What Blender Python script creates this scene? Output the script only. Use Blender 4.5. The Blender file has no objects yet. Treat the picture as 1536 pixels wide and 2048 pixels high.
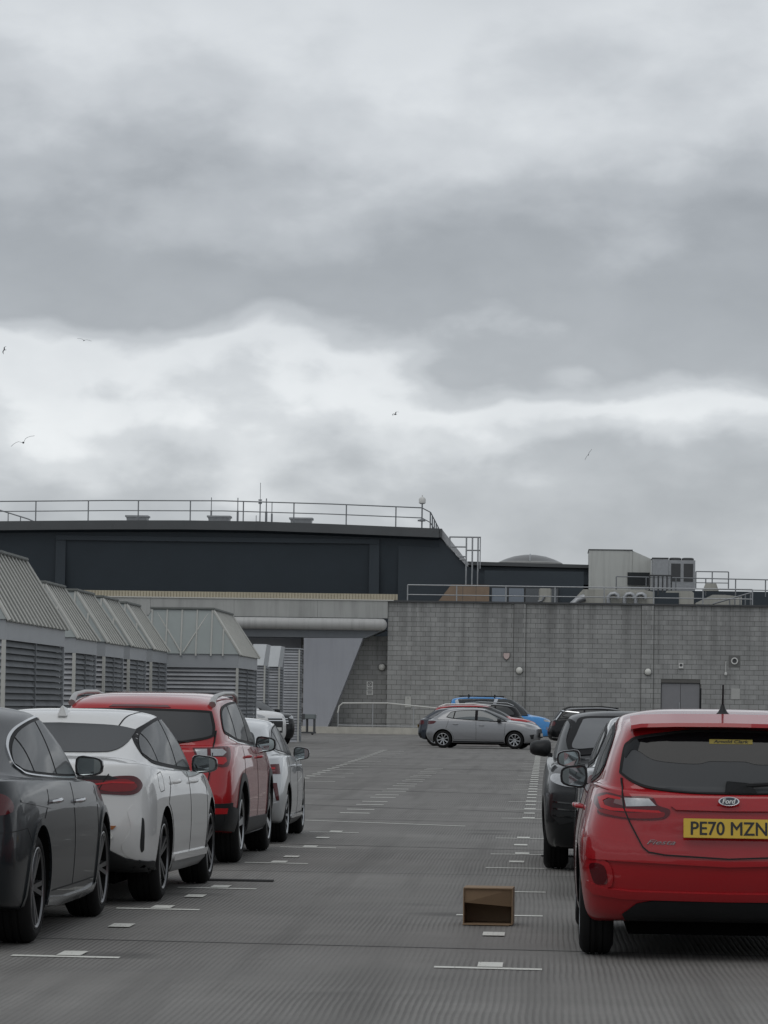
import bpy, bmesh, math, random
import numpy as np
from mathutils import Vector, Matrix
from mathutils.bvhtree import BVHTree
R = math.radians
random.seed(7)
S = bpy.context.scene
C = S.collection

# ------------------------------------------------------------------ camera
cd = bpy.data.cameras.new('camera'); cam = bpy.data.objects.new('camera', cd); C.objects.link(cam)
cd.sensor_fit = 'HORIZONTAL'; cd.sensor_width = 36.0; cd.lens = 7100 / 1536 * 36.0
cd.clip_start = 0.5; cd.clip_end = 6000
cam.matrix_world = (Matrix.Translation((0, 0, 1.45)) @ Matrix.Rotation(R(2.644), 4, 'Z')
                    @ Matrix.Rotation(R(90 + 3.121), 4, 'X') @ Matrix.Rotation(0.015, 4, 'Z'))
S.camera = cam
S.view_settings.view_transform = 'Standard'
S.view_settings.look = 'None'
S.view_settings.exposure = 0.15
S.view_settings.gamma = 1.0

# ------------------------------------------------------------------ sky
SUN_EL, SUN_AZ = R(58), R(200)          # azimuth clockwise from +Y
w = bpy.data.worlds.new('World'); S.world = w; w.use_nodes = True
nt = w.node_tree; nt.nodes.clear()
def N(t, tree=None, **kw):
    n = (tree or nt).nodes.new(t)
    for k, v in kw.items(): setattr(n, k, v)
    return n
def lk(a, b, tree=None): (tree or nt).links.new(a, b)
def math_(op, a, b=None, tree=None, clamp=False):
    n = N('ShaderNodeMath', tree, operation=op); n.use_clamp = clamp
    for i, v in enumerate((a, b)):
        if v is None: continue
        if hasattr(v, 'is_linked'): lk(v, n.inputs[i], tree)
        else: n.inputs[i].default_value = v
    return n.outputs[0]
def ramp_(fac, stops, tree=None, interp='LINEAR'):
    n = N('ShaderNodeValToRGB', tree); cr = n.color_ramp; cr.interpolation = interp
    while len(cr.elements) < len(stops): cr.elements.new(0.5)
    for e, (p, c) in zip(cr.elements, stops):
        e.position = p; e.color = (c, c, c, 1) if isinstance(c, (int, float)) else (*c, 1)
    lk(fac, n.inputs[0], tree); return n.outputs[0]
def noise_(vec, scale, detail=4, rough=.55, tree=None, dist=0.0):
    n = N('ShaderNodeTexNoise', tree); n.inputs['Scale'].default_value = scale
    n.inputs['Detail'].default_value = detail; n.inputs['Roughness'].default_value = rough
    n.inputs['Distortion'].default_value = dist
    if vec is not None: lk(vec, n.inputs['Vector'], tree)
    return n.outputs[0]
def mixc(fac, a, b, tree=None, blend='MIX'):
    n = N('ShaderNodeMix', tree, data_type='RGBA', blend_type=blend)
    for i, v in ((0, fac), (6, a), (7, b)):
        if hasattr(v, 'is_linked'): lk(v, n.inputs[i], tree)
        elif i == 0: n.inputs[0].default_value = v
        else: n.inputs[i].default_value = (*v, 1) if len(v) == 3 else v
    return n.outputs[2]
tc = N('ShaderNodeTexCoord')
sx = N('ShaderNodeSeparateXYZ'); lk(tc.outputs['Generated'], sx.inputs[0])
az = math_('ARCTAN2', sx.outputs[0], sx.outputs[1])
el = math_('ARCSINE', sx.outputs[2])
def cxyz(a, b, c=0.0):
    n = N('ShaderNodeCombineXYZ')
    for i, v in enumerate((a, b, c)):
        if hasattr(v, 'is_linked'): lk(v, n.inputs[i])
        else: n.inputs[i].default_value = v
    return n.outputs[0]
SEED = 58.8
v1 = cxyz(math_('MULTIPLY', az, 13.0), math_('MULTIPLY', el, 26.0), SEED)
v2 = cxyz(math_('MULTIPLY', az, 30.0), math_('MULTIPLY', el, 55.0), SEED + 4.6)
v3 = cxyz(math_('MULTIPLY', az, 95.0), math_('MULTIPLY', el, 150.0), SEED + 9.2)
n1 = noise_(v1, 1.0, 2, .45); n2 = noise_(v2, 1.0, 4, .46, dist=.2); n3 = noise_(v3, 1.0, 5, .55, dist=.3)
tilt = math_('MULTIPLY', math_('ADD', az, 0.05), 0.03)
e1 = math_('ADD', el, math_('MULTIPLY', math_('SUBTRACT', n1, .5), .085))
e1 = math_('ADD', e1, math_('MULTIPLY', math_('SUBTRACT', n2, .5), .034))
e1 = math_('ADD', e1, math_('MULTIPLY', math_('SUBTRACT', n3, .5), .008))
e1 = math_('ADD', e1, tilt)
# cloud layers: brightness over elevation (0..0.25 rad), edges broken by the noise above
layers = ramp_(math_('MULTIPLY', e1, 4.0), [(0.0, .42), (.15, .42), (.24, .46), (.30, .60), (.33, .70), (.352, .69), (.385, .50),
               (.42, .375), (.49, .36), (.56, .42), (.66, .54), (.78, .60), (.88, .52), (1.0, .49)], interp='EASE')
tex = math_('ADD', math_('MULTIPLY', n2, .60), math_('MULTIPLY', n3, .16))
tex = math_('ADD', tex, math_('MULTIPLY', n1, .45))
tex = math_('ADD', math_('MULTIPLY', math_('SUBTRACT', tex, .605), .60), 1.0)
br = math_('MULTIPLY', layers, tex)
cl = mixc(math_('MULTIPLY', br, 1.35, clamp=True), (.888, .964, 1.065), (.968, .998, 1.02))
cloud = N('ShaderNodeVectorMath', operation='SCALE'); lk(cl, cloud.inputs[0]); lk(math_('MULTIPLY', br, 10.6), cloud.inputs['Scale'])
sky = N('ShaderNodeTexSky', sky_type='NISHITA'); sky.sun_disc = False
sky.sun_elevation = SUN_EL; sky.sun_rotation = SUN_AZ
final = mixc(.94, sky.outputs[0], cloud.outputs[0])
bg = N('ShaderNodeBackground'); bg.inputs['Strength'].default_value = 0.1; lk(final, bg.inputs['Color'])
wo = N('ShaderNodeOutputWorld'); lk(bg.outputs[0], wo.inputs[0])

sl = bpy.data.lights.new('sun', 'SUN'); sun = bpy.data.objects.new('sun', sl); C.objects.link(sun)
sl.energy = 0.5; sl.angle = R(40); sl.color = (1.0, .975, .94)
sd = Vector((math.sin(SUN_AZ) * math.cos(SUN_EL), math.cos(SUN_AZ) * math.cos(SUN_EL), math.sin(SUN_EL)))
sun.rotation_euler = sd.to_track_quat('Z', 'Y').to_euler(); sun.location = (0, 0, 60)

# ------------------------------------------------------------------ materials
MATS = {}
def mat(name, col=(.5, .5, .5), rough=.5, metal=0.0, coat=0.0, spec=.5, var=0.0, vscale=3.0, bump=0.0, bscale=40.0, trans=0.0, rvar=0.0):
    if name in MATS: return MATS[name]
    m = bpy.data.materials.new(name); m.use_nodes = True; t = m.node_tree; t.nodes.clear()
    b = N('ShaderNodeBsdfPrincipled', t); o = N('ShaderNodeOutputMaterial', t); lk(b.outputs[0], o.inputs[0], t)
    b.inputs['Base Color'].default_value = (*col, 1); b.inputs['Roughness'].default_value = rough
    b.inputs['Metallic'].default_value = metal; b.inputs['Specular IOR Level'].default_value = spec
    b.inputs['Coat Weight'].default_value = coat; b.inputs['Coat Roughness'].default_value = .03
    b.inputs['Transmission Weight'].default_value = trans
    tc = N('ShaderNodeTexCoord', t)
    if var:
        n = noise_(tc.outputs['Object'], vscale, 5, .6, t)
        lk(mixc(n, tuple(c * (1 - var) for c in col), tuple(min(1, c * (1 + var)) for c in col), t), b.inputs['Base Color'], t)
    if rvar:
        n = noise_(tc.outputs['Object'], 9.0, 6, .65, t)
        lk(math_('ADD', math_('MULTIPLY', n, rvar * 2), max(.02, rough - rvar), t), b.inputs['Roughness'], t)
    if bump:
        n = noise_(tc.outputs['Object'], bscale, 4, .6, t)
        bp = N('ShaderNodeBump', t); bp.inputs['Strength'].default_value = bump; bp.inputs['Distance'].default_value = .01
        lk(n, bp.inputs['Height'], t); lk(bp.outputs[0], b.inputs['Normal'], t)
    MATS[name] = m; return m
def paint(name, col, metal=0.0, rough=.32, dust=.10, coat=.95):
    if name in MATS: return MATS[name]
    m = mat(name, col, rough, metal, coat, .12); t = m.node_tree
    b = [n for n in t.nodes if n.type == 'BSDF_PRINCIPLED'][0]
    tc = N('ShaderNodeTexCoord', t); sp = N('ShaderNodeSeparateXYZ', t); lk(tc.outputs['Object'], sp.inputs[0], t)
    n = noise_(tc.outputs['Object'], 2.2, 7, .68, t)
    # road film: thicker low on the body
    low = ramp_(sp.outputs[2], [(0.0, .9), (.25, .75), (.6, .3), (1.0, .22)], t)
    f = math_('MULTIPLY', math_('MULTIPLY', n, low, t), dust * 2, t, True)
    lk(mixc(f, col, (.16, .15, .14), t), b.inputs['Base Color'], t)
    lk(math_('ADD', math_('MULTIPLY', f, .30, t), .012, t), b.inputs['Coat Roughness'], t)
    return m
M_TYRE = mat('tyre_rubber', (.011, .011, .011), .85, var=.3, vscale=20, spec=.2)
M_WELL = mat('wheel_well', (.006, .006, .006), .9, spec=.1)
M_BLACK = mat('black_plastic', (.014, .015, .016), .5, spec=.3, var=.25, vscale=12, bump=.15, bscale=200)
M_GLOSSB = mat('gloss_black', (.010, .010, .011), .10, coat=.6)
M_FRAME = mat('window_frame_black', (.008, .008, .009), .55, spec=.12)
M_GLASS = mat('tinted_glass', (.020, .024, .026), .03, coat=.35, spec=.5, rvar=.02)
M_GLASSR = mat('rear_glass', (.050, .053, .056), .05, spec=.34, rvar=.03)
M_CHROME = mat('chrome_trim', (.62, .63, .64), .16, 1.0)
M_SILV = mat('silver_rim', (.42, .43, .44), .32, .85, var=.2, vscale=15)
M_DKRIM = mat('dark_rim', (.16, .16, .165), .28, .8, var=.25, vscale=15)
M_RED = mat('red_lens', (.42, .008, .012), .12, coat=.5, spec=.2)
M_DRED = mat('dark_red_lens', (.075, .004, .007), .08, coat=.7, spec=.15)
M_CLEAR = mat('clear_lens', (.36, .37, .38), .15, .35, coat=.6, var=.35, vscale=30)
M_AMBER = mat('amber_reflector', (.30, .10, .02), .25, coat=.5)
M_SEAM = mat('panel_seam', (.006, .006, .006), .8)
M_UNDER = mat('underbody_blackout', (.004, .004, .004), .95, spec=.05)  # near black, keeps the space beneath the cars dark
M_MIRROR = mat('mirror_glass', (.30, .34, .35), .04, .9)
M_YEL = mat('yellow_plate', (.56, .37, .02), .38, coat=.3, var=.08, vscale=8)
M_WHITEP = mat('white_plate', (.62, .62, .60), .4)
M_INK = mat('plate_ink', (.012, .012, .012), .5)
M_STICK = mat('yellow_sticker', (.34, .27, .05), .5)
M_BADGE = mat('blue_badge', (.012, .014, .03), .15, coat=1.0)

# ------------------------------------------------------------------ helpers
def thing(name, label, cat, loc=(0, 0, 0), rz=0.0, group=None):
    o = bpy.data.objects.new(name, None); C.objects.link(o)
    o.empty_display_size = .2; o.location = loc; o.rotation_euler = (0, 0, rz)
    o['label'] = label; o['category'] = cat
    if group: o['group'] = group
    return o
def link(name, me, m=None, parent=None, smooth=False, loc=None, rot=None):
    o = bpy.data.objects.new(name, me); C.objects.link(o)
    if m is not None and not me.materials: me.materials.append(m)
    if parent is not None: o.parent = parent
    if loc is not None: o.location = loc
    if rot is not None: o.rotation_euler = rot
    if smooth:
        me.shade_smooth(); me.set_sharp_from_angle(angle=R(smooth if smooth is not True else 40))
    return o
def tag(o, label=None, cat=None, group=None, kind=None):
    for k, v in (('label', label), ('category', cat), ('group', group), ('kind', kind)):
        if v: o[k] = v
    return o
def pyd(verts, faces, name='mesh'):
    me = bpy.data.meshes.new(name); me.from_pydata([tuple(v) for v in verts], [], faces); me.update(); return me
class MB:
    """collects boxes, bars, prisms and lathes into one mesh"""
    def __init__(s): s.v = []; s.f = []
    def add(s, vs, fs):
        k = len(s.v); s.v += [tuple(v) for v in vs]; s.f += [tuple(i + k for i in f) for f in fs]; return s
    def box(s, a, b):
        x0, y0, z0 = a; x1, y1, z1 = b
        return s.add([(x0, y0, z0), (x1, y0, z0), (x1, y1, z0), (x0, y1, z0), (x0, y0, z1), (x1, y0, z1), (x1, y1, z1), (x0, y1, z1)],
                     [(0, 3, 2, 1), (4, 5, 6, 7), (0, 1, 5, 4), (1, 2, 6, 5), (2, 3, 7, 6), (3, 0, 4, 7)])
    def hexa(s, p): return s.add(p, [(0, 3, 2, 1), (4, 5, 6, 7), (0, 1, 5, 4), (1, 2, 6, 5), (2, 3, 7, 6), (3, 0, 4, 7)])
    def tube(s, pts, r, n=8, caps=True):
        pts = [Vector(p) for p in pts]; rs = r if isinstance(r, (list, tuple)) else [r] * len(pts)
        k = len(s.v); up = None
        for i, p in enumerate(pts):
            d = (pts[min(i + 1, len(pts) - 1)] - pts[max(i - 1, 0)]).normalized()
            a = d.orthogonal().normalized() if up is None else (up - d * up.dot(d)).normalized(); up = a
            b = d.cross(a)
            for j in range(n):
                t = 2 * math.pi * j / n; s.v.append(tuple(p + (a * math.cos(t) + b * math.sin(t)) * rs[i]))
        for i in range(len(pts) - 1):
            for j in range(n):
                s.f.append((k + i * n + j, k + i * n + (j + 1) % n, k + (i + 1) * n + (j + 1) % n, k + (i + 1) * n + j))
        if caps:
            s.f.append(tuple(k + j for j in range(n))[::-1]); s.f.append(tuple(k + (len(pts) - 1) * n + j for j in range(n)))
        return s
    def prism(s, poly, axis, a, b):
        """poly: 2D outline; extruded along axis from a to b (other two axes in order)"""
        def P(u, v, t): return {'x': (t, u, v), 'y': (u, t, v), 'z': (u, v, t)}[axis]
        n = len(poly); k = len(s.v)
        s.v += [P(u, v, a) for u, v in poly] + [P(u, v, b) for u, v in poly]
        s.f.append(tuple(k + i for i in range(n))); s.f.append(tuple(k + n + i for i in range(n))[::-1])
        for i in range(n): s.f.append((k + i, k + n + i, k + n + (i + 1) % n, k + (i + 1) % n))
        return s
    def lathe(s, prof, axis='x', n=40, c=(0, 0, 0)):
        """prof: (offset along axis, radius)"""
        k = len(s.v); cx, cy, cz = c
        for o, r in prof:
            for j in range(n):
                t = 2 * math.pi * j / n; p, q = r * math.cos(t), r * math.sin(t)
                s.v.append({'x': (cx + o, cy + p, cz + q), 'y': (cx + p, cy + o, cz + q), 'z': (cx + p, cy + q, cz + o)}[axis])
        for i in range(len(prof) - 1):
            for j in range(n): s.f.append((k + i * n + j, k + i * n + (j + 1) % n, k + (i + 1) * n + (j + 1) % n, k + (i + 1) * n + j))
        return s
    def mesh(s, name='mesh', fix=True):
        me = pyd(s.v, s.f, name)
        if fix:
            bm = bmesh.new(); bm.from_mesh(me); bmesh.ops.recalc_face_normals(bm, faces=bm.faces); bm.to_mesh(me); bm.free()
        return me
    def build(s, name, m, parent=None, smooth=False, bevel=0.0, loc=None, rot=None):
        me = s.mesh(name)
        if bevel:
            bm = bmesh.new(); bm.from_mesh(me)
            bmesh.ops.bevel(bm, geom=list(bm.edges), offset=bevel, segments=2, affect='EDGES', clamp_overlap=True)
            bm.to_mesh(me); bm.free()
        return link(name, me, m, parent, smooth, loc, rot)
def text_mesh(txt, size_w, size_h, bold=0.0, shear=0.0, depth=.001):
    cu = bpy.data.curves.new('lettering', 'FONT'); cu.body = txt; cu.align_x = 'CENTER'; cu.align_y = 'CENTER'
    cu.shear = shear; cu.extrude = depth; cu.resolution_u = 4
    o = bpy.data.objects.new('lettering', cu); C.objects.link(o)
    bpy.context.view_layer.update()
    me = bpy.data.meshes.new_from_object(o.evaluated_get(bpy.context.evaluated_depsgraph_get()))
    bpy.data.objects.remove(o); bpy.data.curves.remove(cu)
    co = np.empty(len(me.vertices) * 3); me.vertices.foreach_get('co', co); co = co.reshape(-1, 3)
    lo, hi = co.min(0), co.max(0)
    co[:, 0] = (co[:, 0] - (lo[0] + hi[0]) / 2) * size_w / (hi[0] - lo[0]); co[:, 1] = (co[:, 1] - (lo[1] + hi[1]) / 2) * size_h / (hi[1] - lo[1])
    me.vertices.foreach_set('co', co.ravel()); me.materials.clear(); me.update()
    if bold:
        bm = bmesh.new()
        for k, dx in enumerate((-bold, 0, bold)):
            for dy in ((-bold*.7, bold*.7) if dx == 0 else (0,)):
                m2 = me.copy(); m2.transform(Matrix.Translation((dx, dy, .00015*k + (.00007 if dy > 0 else 0)))); bm.from_mesh(m2); bpy.data.meshes.remove(m2)
        bm.to_mesh(me); bm.free()
    return me
def interp(pts, x):
    """smooth monotone-ish interpolation through (x, y) points"""
    xs = [p[0] for p in pts]; ys = [p[1] for p in pts]
    if x <= xs[0]: return ys[0]
    if x >= xs[-1]: return ys[-1]
    i = max(k for k in range(len(xs)) if xs[k] <= x); i = min(i, len(xs) - 2)
    def tan(k):
        if k == 0: return (ys[1] - ys[0]) / (xs[1] - xs[0])
        if k == len(xs) - 1: return (ys[-1] - ys[-2]) / (xs[-1] - xs[-2])
        a = (ys[k] - ys[k - 1]) / (xs[k] - xs[k - 1]); b = (ys[k + 1] - ys[k]) / (xs[k + 1] - xs[k])
        return 0 if a * b <= 0 else 2 * a * b / (a + b)
    h = xs[i + 1] - xs[i]; t = (x - xs[i]) / h; m0, m1 = tan(i) * h, tan(i + 1) * h
    return (2*t**3 - 3*t*t + 1) * ys[i] + (t**3 - 2*t*t + t) * m0 + (-2*t**3 + 3*t*t) * ys[i+1] + (t**3 - t*t) * m1
def spline(pts, closed=True, n=6):
    """Catmull-Rom through 2D points; a point given with a third value stays a sharp corner"""
    out = []; m = len(pts); rng = range(m if closed else m - 1)
    for i in rng:
        p0 = pts[(i - 1) % m] if closed or i > 0 else pts[i]
        p1 = pts[i]; p2 = pts[(i + 1) % m]
        p3 = pts[(i + 2) % m] if closed or i + 2 < m else p2
        if len(p1) > 2: p0 = p1
        if len(p2) > 2: p3 = p2
        for k in range(n):
            t = k / n
            out.append(tuple(.5 * (2*p1[a] + (p2[a]-p0[a])*t + (2*p0[a]-5*p1[a]+4*p2[a]-p3[a])*t*t + (-p0[a]+3*p1[a]-3*p2[a]+p3[a])*t**3) for a in (0, 1)))
    if not closed: out.append(tuple(pts[-1][:2]))
    return out
def clip(poly, a, b, c):
    """keep the part of a 2D polygon where a*u + b*v + c >= 0"""
    out = []
    for i in range(len(poly)):
        p, q = poly[i], poly[(i + 1) % len(poly)]
        fp, fq = a*p[0] + b*p[1] + c, a*q[0] + b*q[1] + c
        if fp >= 0: out.append(p)
        if fp * fq < 0:
            t = fp / (fp - fq); out.append((p[0] + (q[0]-p[0])*t, p[1] + (q[1]-p[1])*t))
    return out

# ------------------------------------------------------------------ car builder (local axes: +Y nose, +X right, Z up, origin mid wheelbase on the ground)
COLS = [(0, 0), (.0, .30), (.003, .58), (.011, .80), (.036, .945), (.085, .99), (.16, 1), (.25, 1), (.34, 1), (.43, 1), (.52, 1), (.61, 1),
        (.70, 1), (.79, 1), (.87, .992), (.93, .955), (.968, .86), (.989, .66), (.998, .34), (1, 0)]
class Car:
    def __init__(s, name, label, p, body, loc, rz, level=3, group=None):
        s.p = p; s.body = body; s.root = thing(name, label, 'car' if p.get('kind') != 'van' else 'van', loc, rz, group)
        s.hull(level)
    def hull(s, level):
        p = s.p; W = p['W']; yr, yf = p['yr'], p['yf']; zb = p.get('zb', .17); wb2 = p['wb'] / 2
        yt, zt, yg, zg = p['yt'], p['zt'], p['yg'], p['zg']; yc, zc, zh = p['yc'], p['zc'], p['zh']
        yrf, yrr, zr = p['yrf'], p['yrr'], p['zr']; bf, brr = p['bf'], p['br']
        zn = p.get('zn', zh); rr = p.get('rw', (.66, .70, .66)); gw = p.get('gw', (.86, .885, .86))
        bump = p.get('zbump', .52); drr = p.get('roofdrop', .05)
        shoulder = [(yt, zt), (yt + .25, max(zt, brr - .01) if zt > brr - .06 else zt + .02), (yg + .35, brr), (yc - .1, bf), (yc + .35, (bf*.55 + zh*.45)), (yf - .35, zh + .015), (yf - .16, zh - .03)]
        sh5 = [(y, z - p.get('sd', .10) * (1 if y < yf - .5 else .8)) for y, z in shoulder]
        base = [(yg, zg), (yg + .35, brr + .02), (yc - .15, bf + .02), (yc, zc)]
        hoodz = [(yt + (yg - yt) * .5, (zt + zg) / 2 + .01), (yg + .35, brr + .012), (yc - .1, bf + .012), (yc + .3, zc - .05), (yf - .55, zh + .06 + .25 * (zc - zh))]
        roof = p.get('roof') or [(yrr, zr - .05), (yrr * .55 + yrf * .45, zr), (yrf, zr - .035)]
        roofe = [(y, z - drr) for y, z in roof]
        t1 = p.get('tuck', (.07, .10))
        lowr = p.get('zbr', zb + .06)
        bot = [(yr, lowr), (-wb2 - .3, zb + .03), (-wb2 + .4, zb), (wb2 - .4, zb), (wb2 + .35, zb + .01), (yf, zb + .02)]
        def lerp(a, b, t): return a + (b - a) * t
        rings = [  # rear y, front y, (width rear, mid, front), z profile
            (yr + .30, yf - .36, (.80*W, .86*W, .80*W), [(y, z + .03) for y, z in bot]),
            (yr + t1[1] + .02, yf - .13, (.93*W, .955*W, .93*W), bot),
            (yr + t1[1] * .35, yf - .05, (.965*W, .985*W, .96*W), [(y, z + .12) for y, z in bot]),
            (yr, yf, (.98*W, 1.0*W, .97*W), [(yr, bump), (0, .50), (yf, .46)]),
            (yr + p.get('r4', .05), yf - .02, (.972*W, .997*W, .965*W), [(yr, lerp(bump, zt, .42)), (0, .66), (yf, lerp(.48, zh, .62))]),
            (lerp(yr, yt, p.get('r5', .75)), yf - .06, tuple(a*W for a in p.get('w5', (.955, .985, .95))), sh5),
            (yt, yf - .15, tuple(a*W for a in p.get('w6', (.91, .95, .90))), shoulder),
            (lerp(yt, yg, .5), lerp(yf - .15, yc, .32), (lerp(.91, gw[0], .5)*W, lerp(.95, gw[1], .5)*W, .86*W), hoodz),
            (yg, yc, (gw[0]*W, gw[1]*W, gw[2]*W), base),
            (lerp(yg, yrr, .5) - p.get('gb', .02), lerp(yc, yrf, .5) + .05, tuple(lerp(a, b, .5)*W + .022 for a, b in zip(gw, rr)),
             [(lerp(yg, yrr, .5), lerp(zg, roofe[0][1], .5)), (yg*.25 + yrf*.3, lerp((bf + brr)/2, zr - drr, .54)), (lerp(yc, yrf, .5), lerp(zc, roofe[-1][1], .52))]),
            (yrr, yrf, tuple(a*W for a in rr), roofe),
            (lerp(yrr, yrf, .10), lerp(yrf, yrr, .10), tuple(a*.72*W for a in rr), [(y, z - .006) for y, z in roof]),
            (lerp(yrr, yrf, .16), lerp(yrf, yrr, .16), tuple(a*.30*W for a in rr), roof),
        ]
        verts, faces, K = [], [], len(COLS); ring_idx = []
        for (a, b, ww, zp) in rings:
            idx = []
            for side in (1, -1):
                for j in (range(K) if side == 1 else range(K - 2, 0, -1)):
                    u, v = COLS[j]; y = lerp(a, b, u)
                    q = (u - .5) * 2; wd = ww[1] + (ww[0] - ww[1]) * max(0, -q)**2.2 + (ww[2] - ww[1]) * max(0, q)**2.2
                    idx.append(len(verts)); verts.append((side * v * wd, y, interp(zp, y)))
            ring_idx.append(idx)
        M = len(ring_idx[0])
        for a, b in zip(ring_idx, ring_idx[1:]):
            for j in range(M): faces.append((a[j], a[(j+1) % M], b[(j+1) % M], b[j]))
        for idx, rev in ((ring_idx[0], True), (ring_idx[-1], False)):
            for j in range(K - 1):
                r0, r1 = idx[j], idx[j+1]; l0, l1 = idx[(M - j) % M], idx[M - j - 1]
                q = [r0, r1, l1, l0]; q = [v for i, v in enumerate(q) if v not in q[:i]]
                faces.append(tuple(q[::-1] if rev else q))
        me = pyd(verts, faces, 'cage')
        cre = p.get('crease', {6: .62, 4: .30, 3: .15, 10: .4, 8: .7})
        bm = bmesh.new(); bm.from_mesh(me); bmesh.ops.recalc_face_normals(bm, faces=bm.faces)
        lay = bm.edges.layers.float.get('crease_edge') or bm.edges.layers.float.new('crease_edge')
        which = {}
        for r, idx in enumerate(ring_idx):
            for i in idx: which[i] = r
        bm.verts.ensure_lookup_table()
        for e in bm.edges:
            a, b = which[e.verts[0].index], which[e.verts[1].index]
            if a == b and a in cre: e[lay] = cre[a]
        bm.to_mesh(me); bm.free()
        o = bpy.data.objects.new('tmp', me); C.objects.link(o)
        sm = o.modifiers.new('s', 'SUBSURF'); sm.levels = sm.render_levels = level
        bpy.context.view_layer.update()
        dg = bpy.context.evaluated_depsgraph_get()
        s.hm = bpy.data.meshes.new_from_object(o.evaluated_get(dg))
        bmh = bmesh.new(); bmh.from_mesh(s.hm); s.bvh = BVHTree.FromBMesh(bmh); bmh.free()
        s.hvn = [v.normal.copy() for v in s.hm.vertices]
        # wheel arches
        ra, za = p['ra'], p.get('za', p['rw_'] + .005); cut = MB()
        for side in (1, -1):
            for yw in (-wb2, wb2):
                n = 48; pts = [(yw + ra*math.cos(2*math.pi*i/n), za + ra*math.sin(2*math.pi*i/n)) for i in range(n)]
                cut.prism(pts, 'x', side*(W + .2), side*(W - .29))
        co = cut.build('cut', None)
        bo = o.modifiers.new('b', 'BOOLEAN'); bo.operation = 'DIFFERENCE'; bo.object = co; bo.solver = 'EXACT'
        bpy.context.view_layer.update()
        bmes = bpy.data.meshes.new_from_object(o.evaluated_get(bpy.context.evaluated_depsgraph_get()))
        bpy.data.objects.remove(o); bpy.data.objects.remove(co)
        bmes.materials.clear(); bmes.materials.append(s.body); bmes.materials.append(M_WELL)
        for f in bmes.polygons:
            c = f.center; f.material_index = 0
            for yw in (-wb2, wb2):
                if abs(c.x) < W - .285 and abs(c.x) > W - .295 and math.hypot(c.y - yw, c.z - za) < ra: f.material_index = 1
                if math.hypot(c.y - yw, c.z - za) < ra + .001 and abs(c.x) > W - .3: f.material_index = 1
            if f.normal.z < -.8 and c.z < zb + .05: f.material_index = 1
        s.shell = link('body', bmes, None, s.root, smooth=38)
        MB().box((-W + .31, yr + .50, zb - .025), (W - .31, yf - .45, zb + .05)).build('underbody_blackout', M_UNDER, s.root)  # black box added so the gap beneath the car goes dark
    # projection of 2D outlines onto the shell; az: 0 = seen from behind, 90 = right side, 180 = front, 'T' = top
    def hit(s, u, v, az):
        if az == 'T': o, d = Vector((u, v, 4)), Vector((0, 0, -1))
        else:
            a = R(az); piv = 0.0 if az in (0, 90, 180) else (s.p['yr'] if az < 90 else s.p['yf'])
            o = Vector((math.cos(a)*u + math.sin(a)*6, piv + math.sin(a)*u - math.cos(a)*6, v)); d = Vector((-math.sin(a), math.cos(a), 0))
        loc, nor, idx, dist = s.bvh.ray_cast(o, d)
        if loc is None or dist > (5.95 + s.p['W'] * 0.3 if az == 90 else 12):
            q = o + d * ((5.1 if az == 90 else 4.2) if az != 'T' else 3); loc, nor, idx, dist = s.bvh.find_nearest(q)
        f = s.hm.polygons[idx]; n = Vector((0, 0, 0))
        for i in f.vertices: n += s.hvn[i] / ((s.hm.vertices[i].co - loc).length + 1e-4)
        return loc, n.normalized()
    def finish(s, name, pts, nrm, faces, off, m, parent, both, depth=.006):
        par = parent or s.root; res = []
        for side in ((1, -1) if both == 2 else (1,) if both in (0, 1) else (-1,)):
            vs = [Vector((side*(q.x), q.y, q.z)) for q in (p + n*off for p, n in zip(pts, nrm))]
            ns = [Vector((side*n.x, n.y, n.z)) for n in nrm]
            fs = [tuple(f) for f in faces]
            cnt = {}
            for f in fs:
                for i in range(len(f)):
                    e = (f[i], f[(i+1) % len(f)]); cnt[e] = cnt.get(e, 0) + 1
            bnd = [e for e in cnt if (e[1], e[0]) not in cnt]
            k0 = len(vs); mp = {}; extra_n = []
            for e in bnd:
                for i in e:
                    if (i, 't') not in mp:
                        mp[(i, 't')] = len(vs); vs.append(vs[i].copy()); mp[(i, 'b')] = len(vs); vs.append(vs[i] - ns[i]*(off + depth))
            for a, b in bnd: fs.append((mp[(b, 't')], mp[(a, 't')], mp[(a, 'b')], mp[(b, 'b')]))
            if side == -1: fs = [f[::-1] for f in fs]
            me = pyd(vs, fs, name); me.shade_smooth()
            nn = []
            vn = [v.normal.copy() for v in me.vertices]
            for i in range(len(vs)): nn.append(tuple(ns[i]) if i < k0 else tuple(vn[i]))
            me.normals_split_custom_set_from_vertices(nn)
            res.append(link(name, me, m, par))
        return res if len(res) > 1 else res[0]
    def patch(s, name, poly, az, m, off=.003, both=0, res=.05, parent=None):
        bm = bmesh.new(); f = bm.faces.new([bm.verts.new((q[0], q[1], 0)) for q in poly])
        if f.normal.z < 0: bmesh.ops.reverse_faces(bm, faces=[f])
        bm.normal_update()
        if bm.faces[:][0].normal.z < 0: bmesh.ops.reverse_faces(bm, faces=bm.faces)
        bmesh.ops.triangulate(bm, faces=bm.faces)
        for ax in (0, 1):
            lo = min(q[ax] for q in poly); hi = max(q[ax] for q in poly); n = int((hi - lo) / res)
            for i in range(1, n + 1):
                t = lo + (hi - lo) * i / (n + 1); no = Vector((1, 0, 0)) if ax == 0 else Vector((0, 1, 0))
                bmesh.ops.bisect_plane(bm, geom=bm.verts[:] + bm.edges[:] + bm.faces[:], plane_co=no*t, plane_no=no, dist=1e-6)
        bmesh.ops.remove_doubles(bm, verts=bm.verts, dist=1e-5)
        bmesh.ops.triangulate(bm, faces=[f for f in bm.faces if len(f.verts) > 4])
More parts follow.
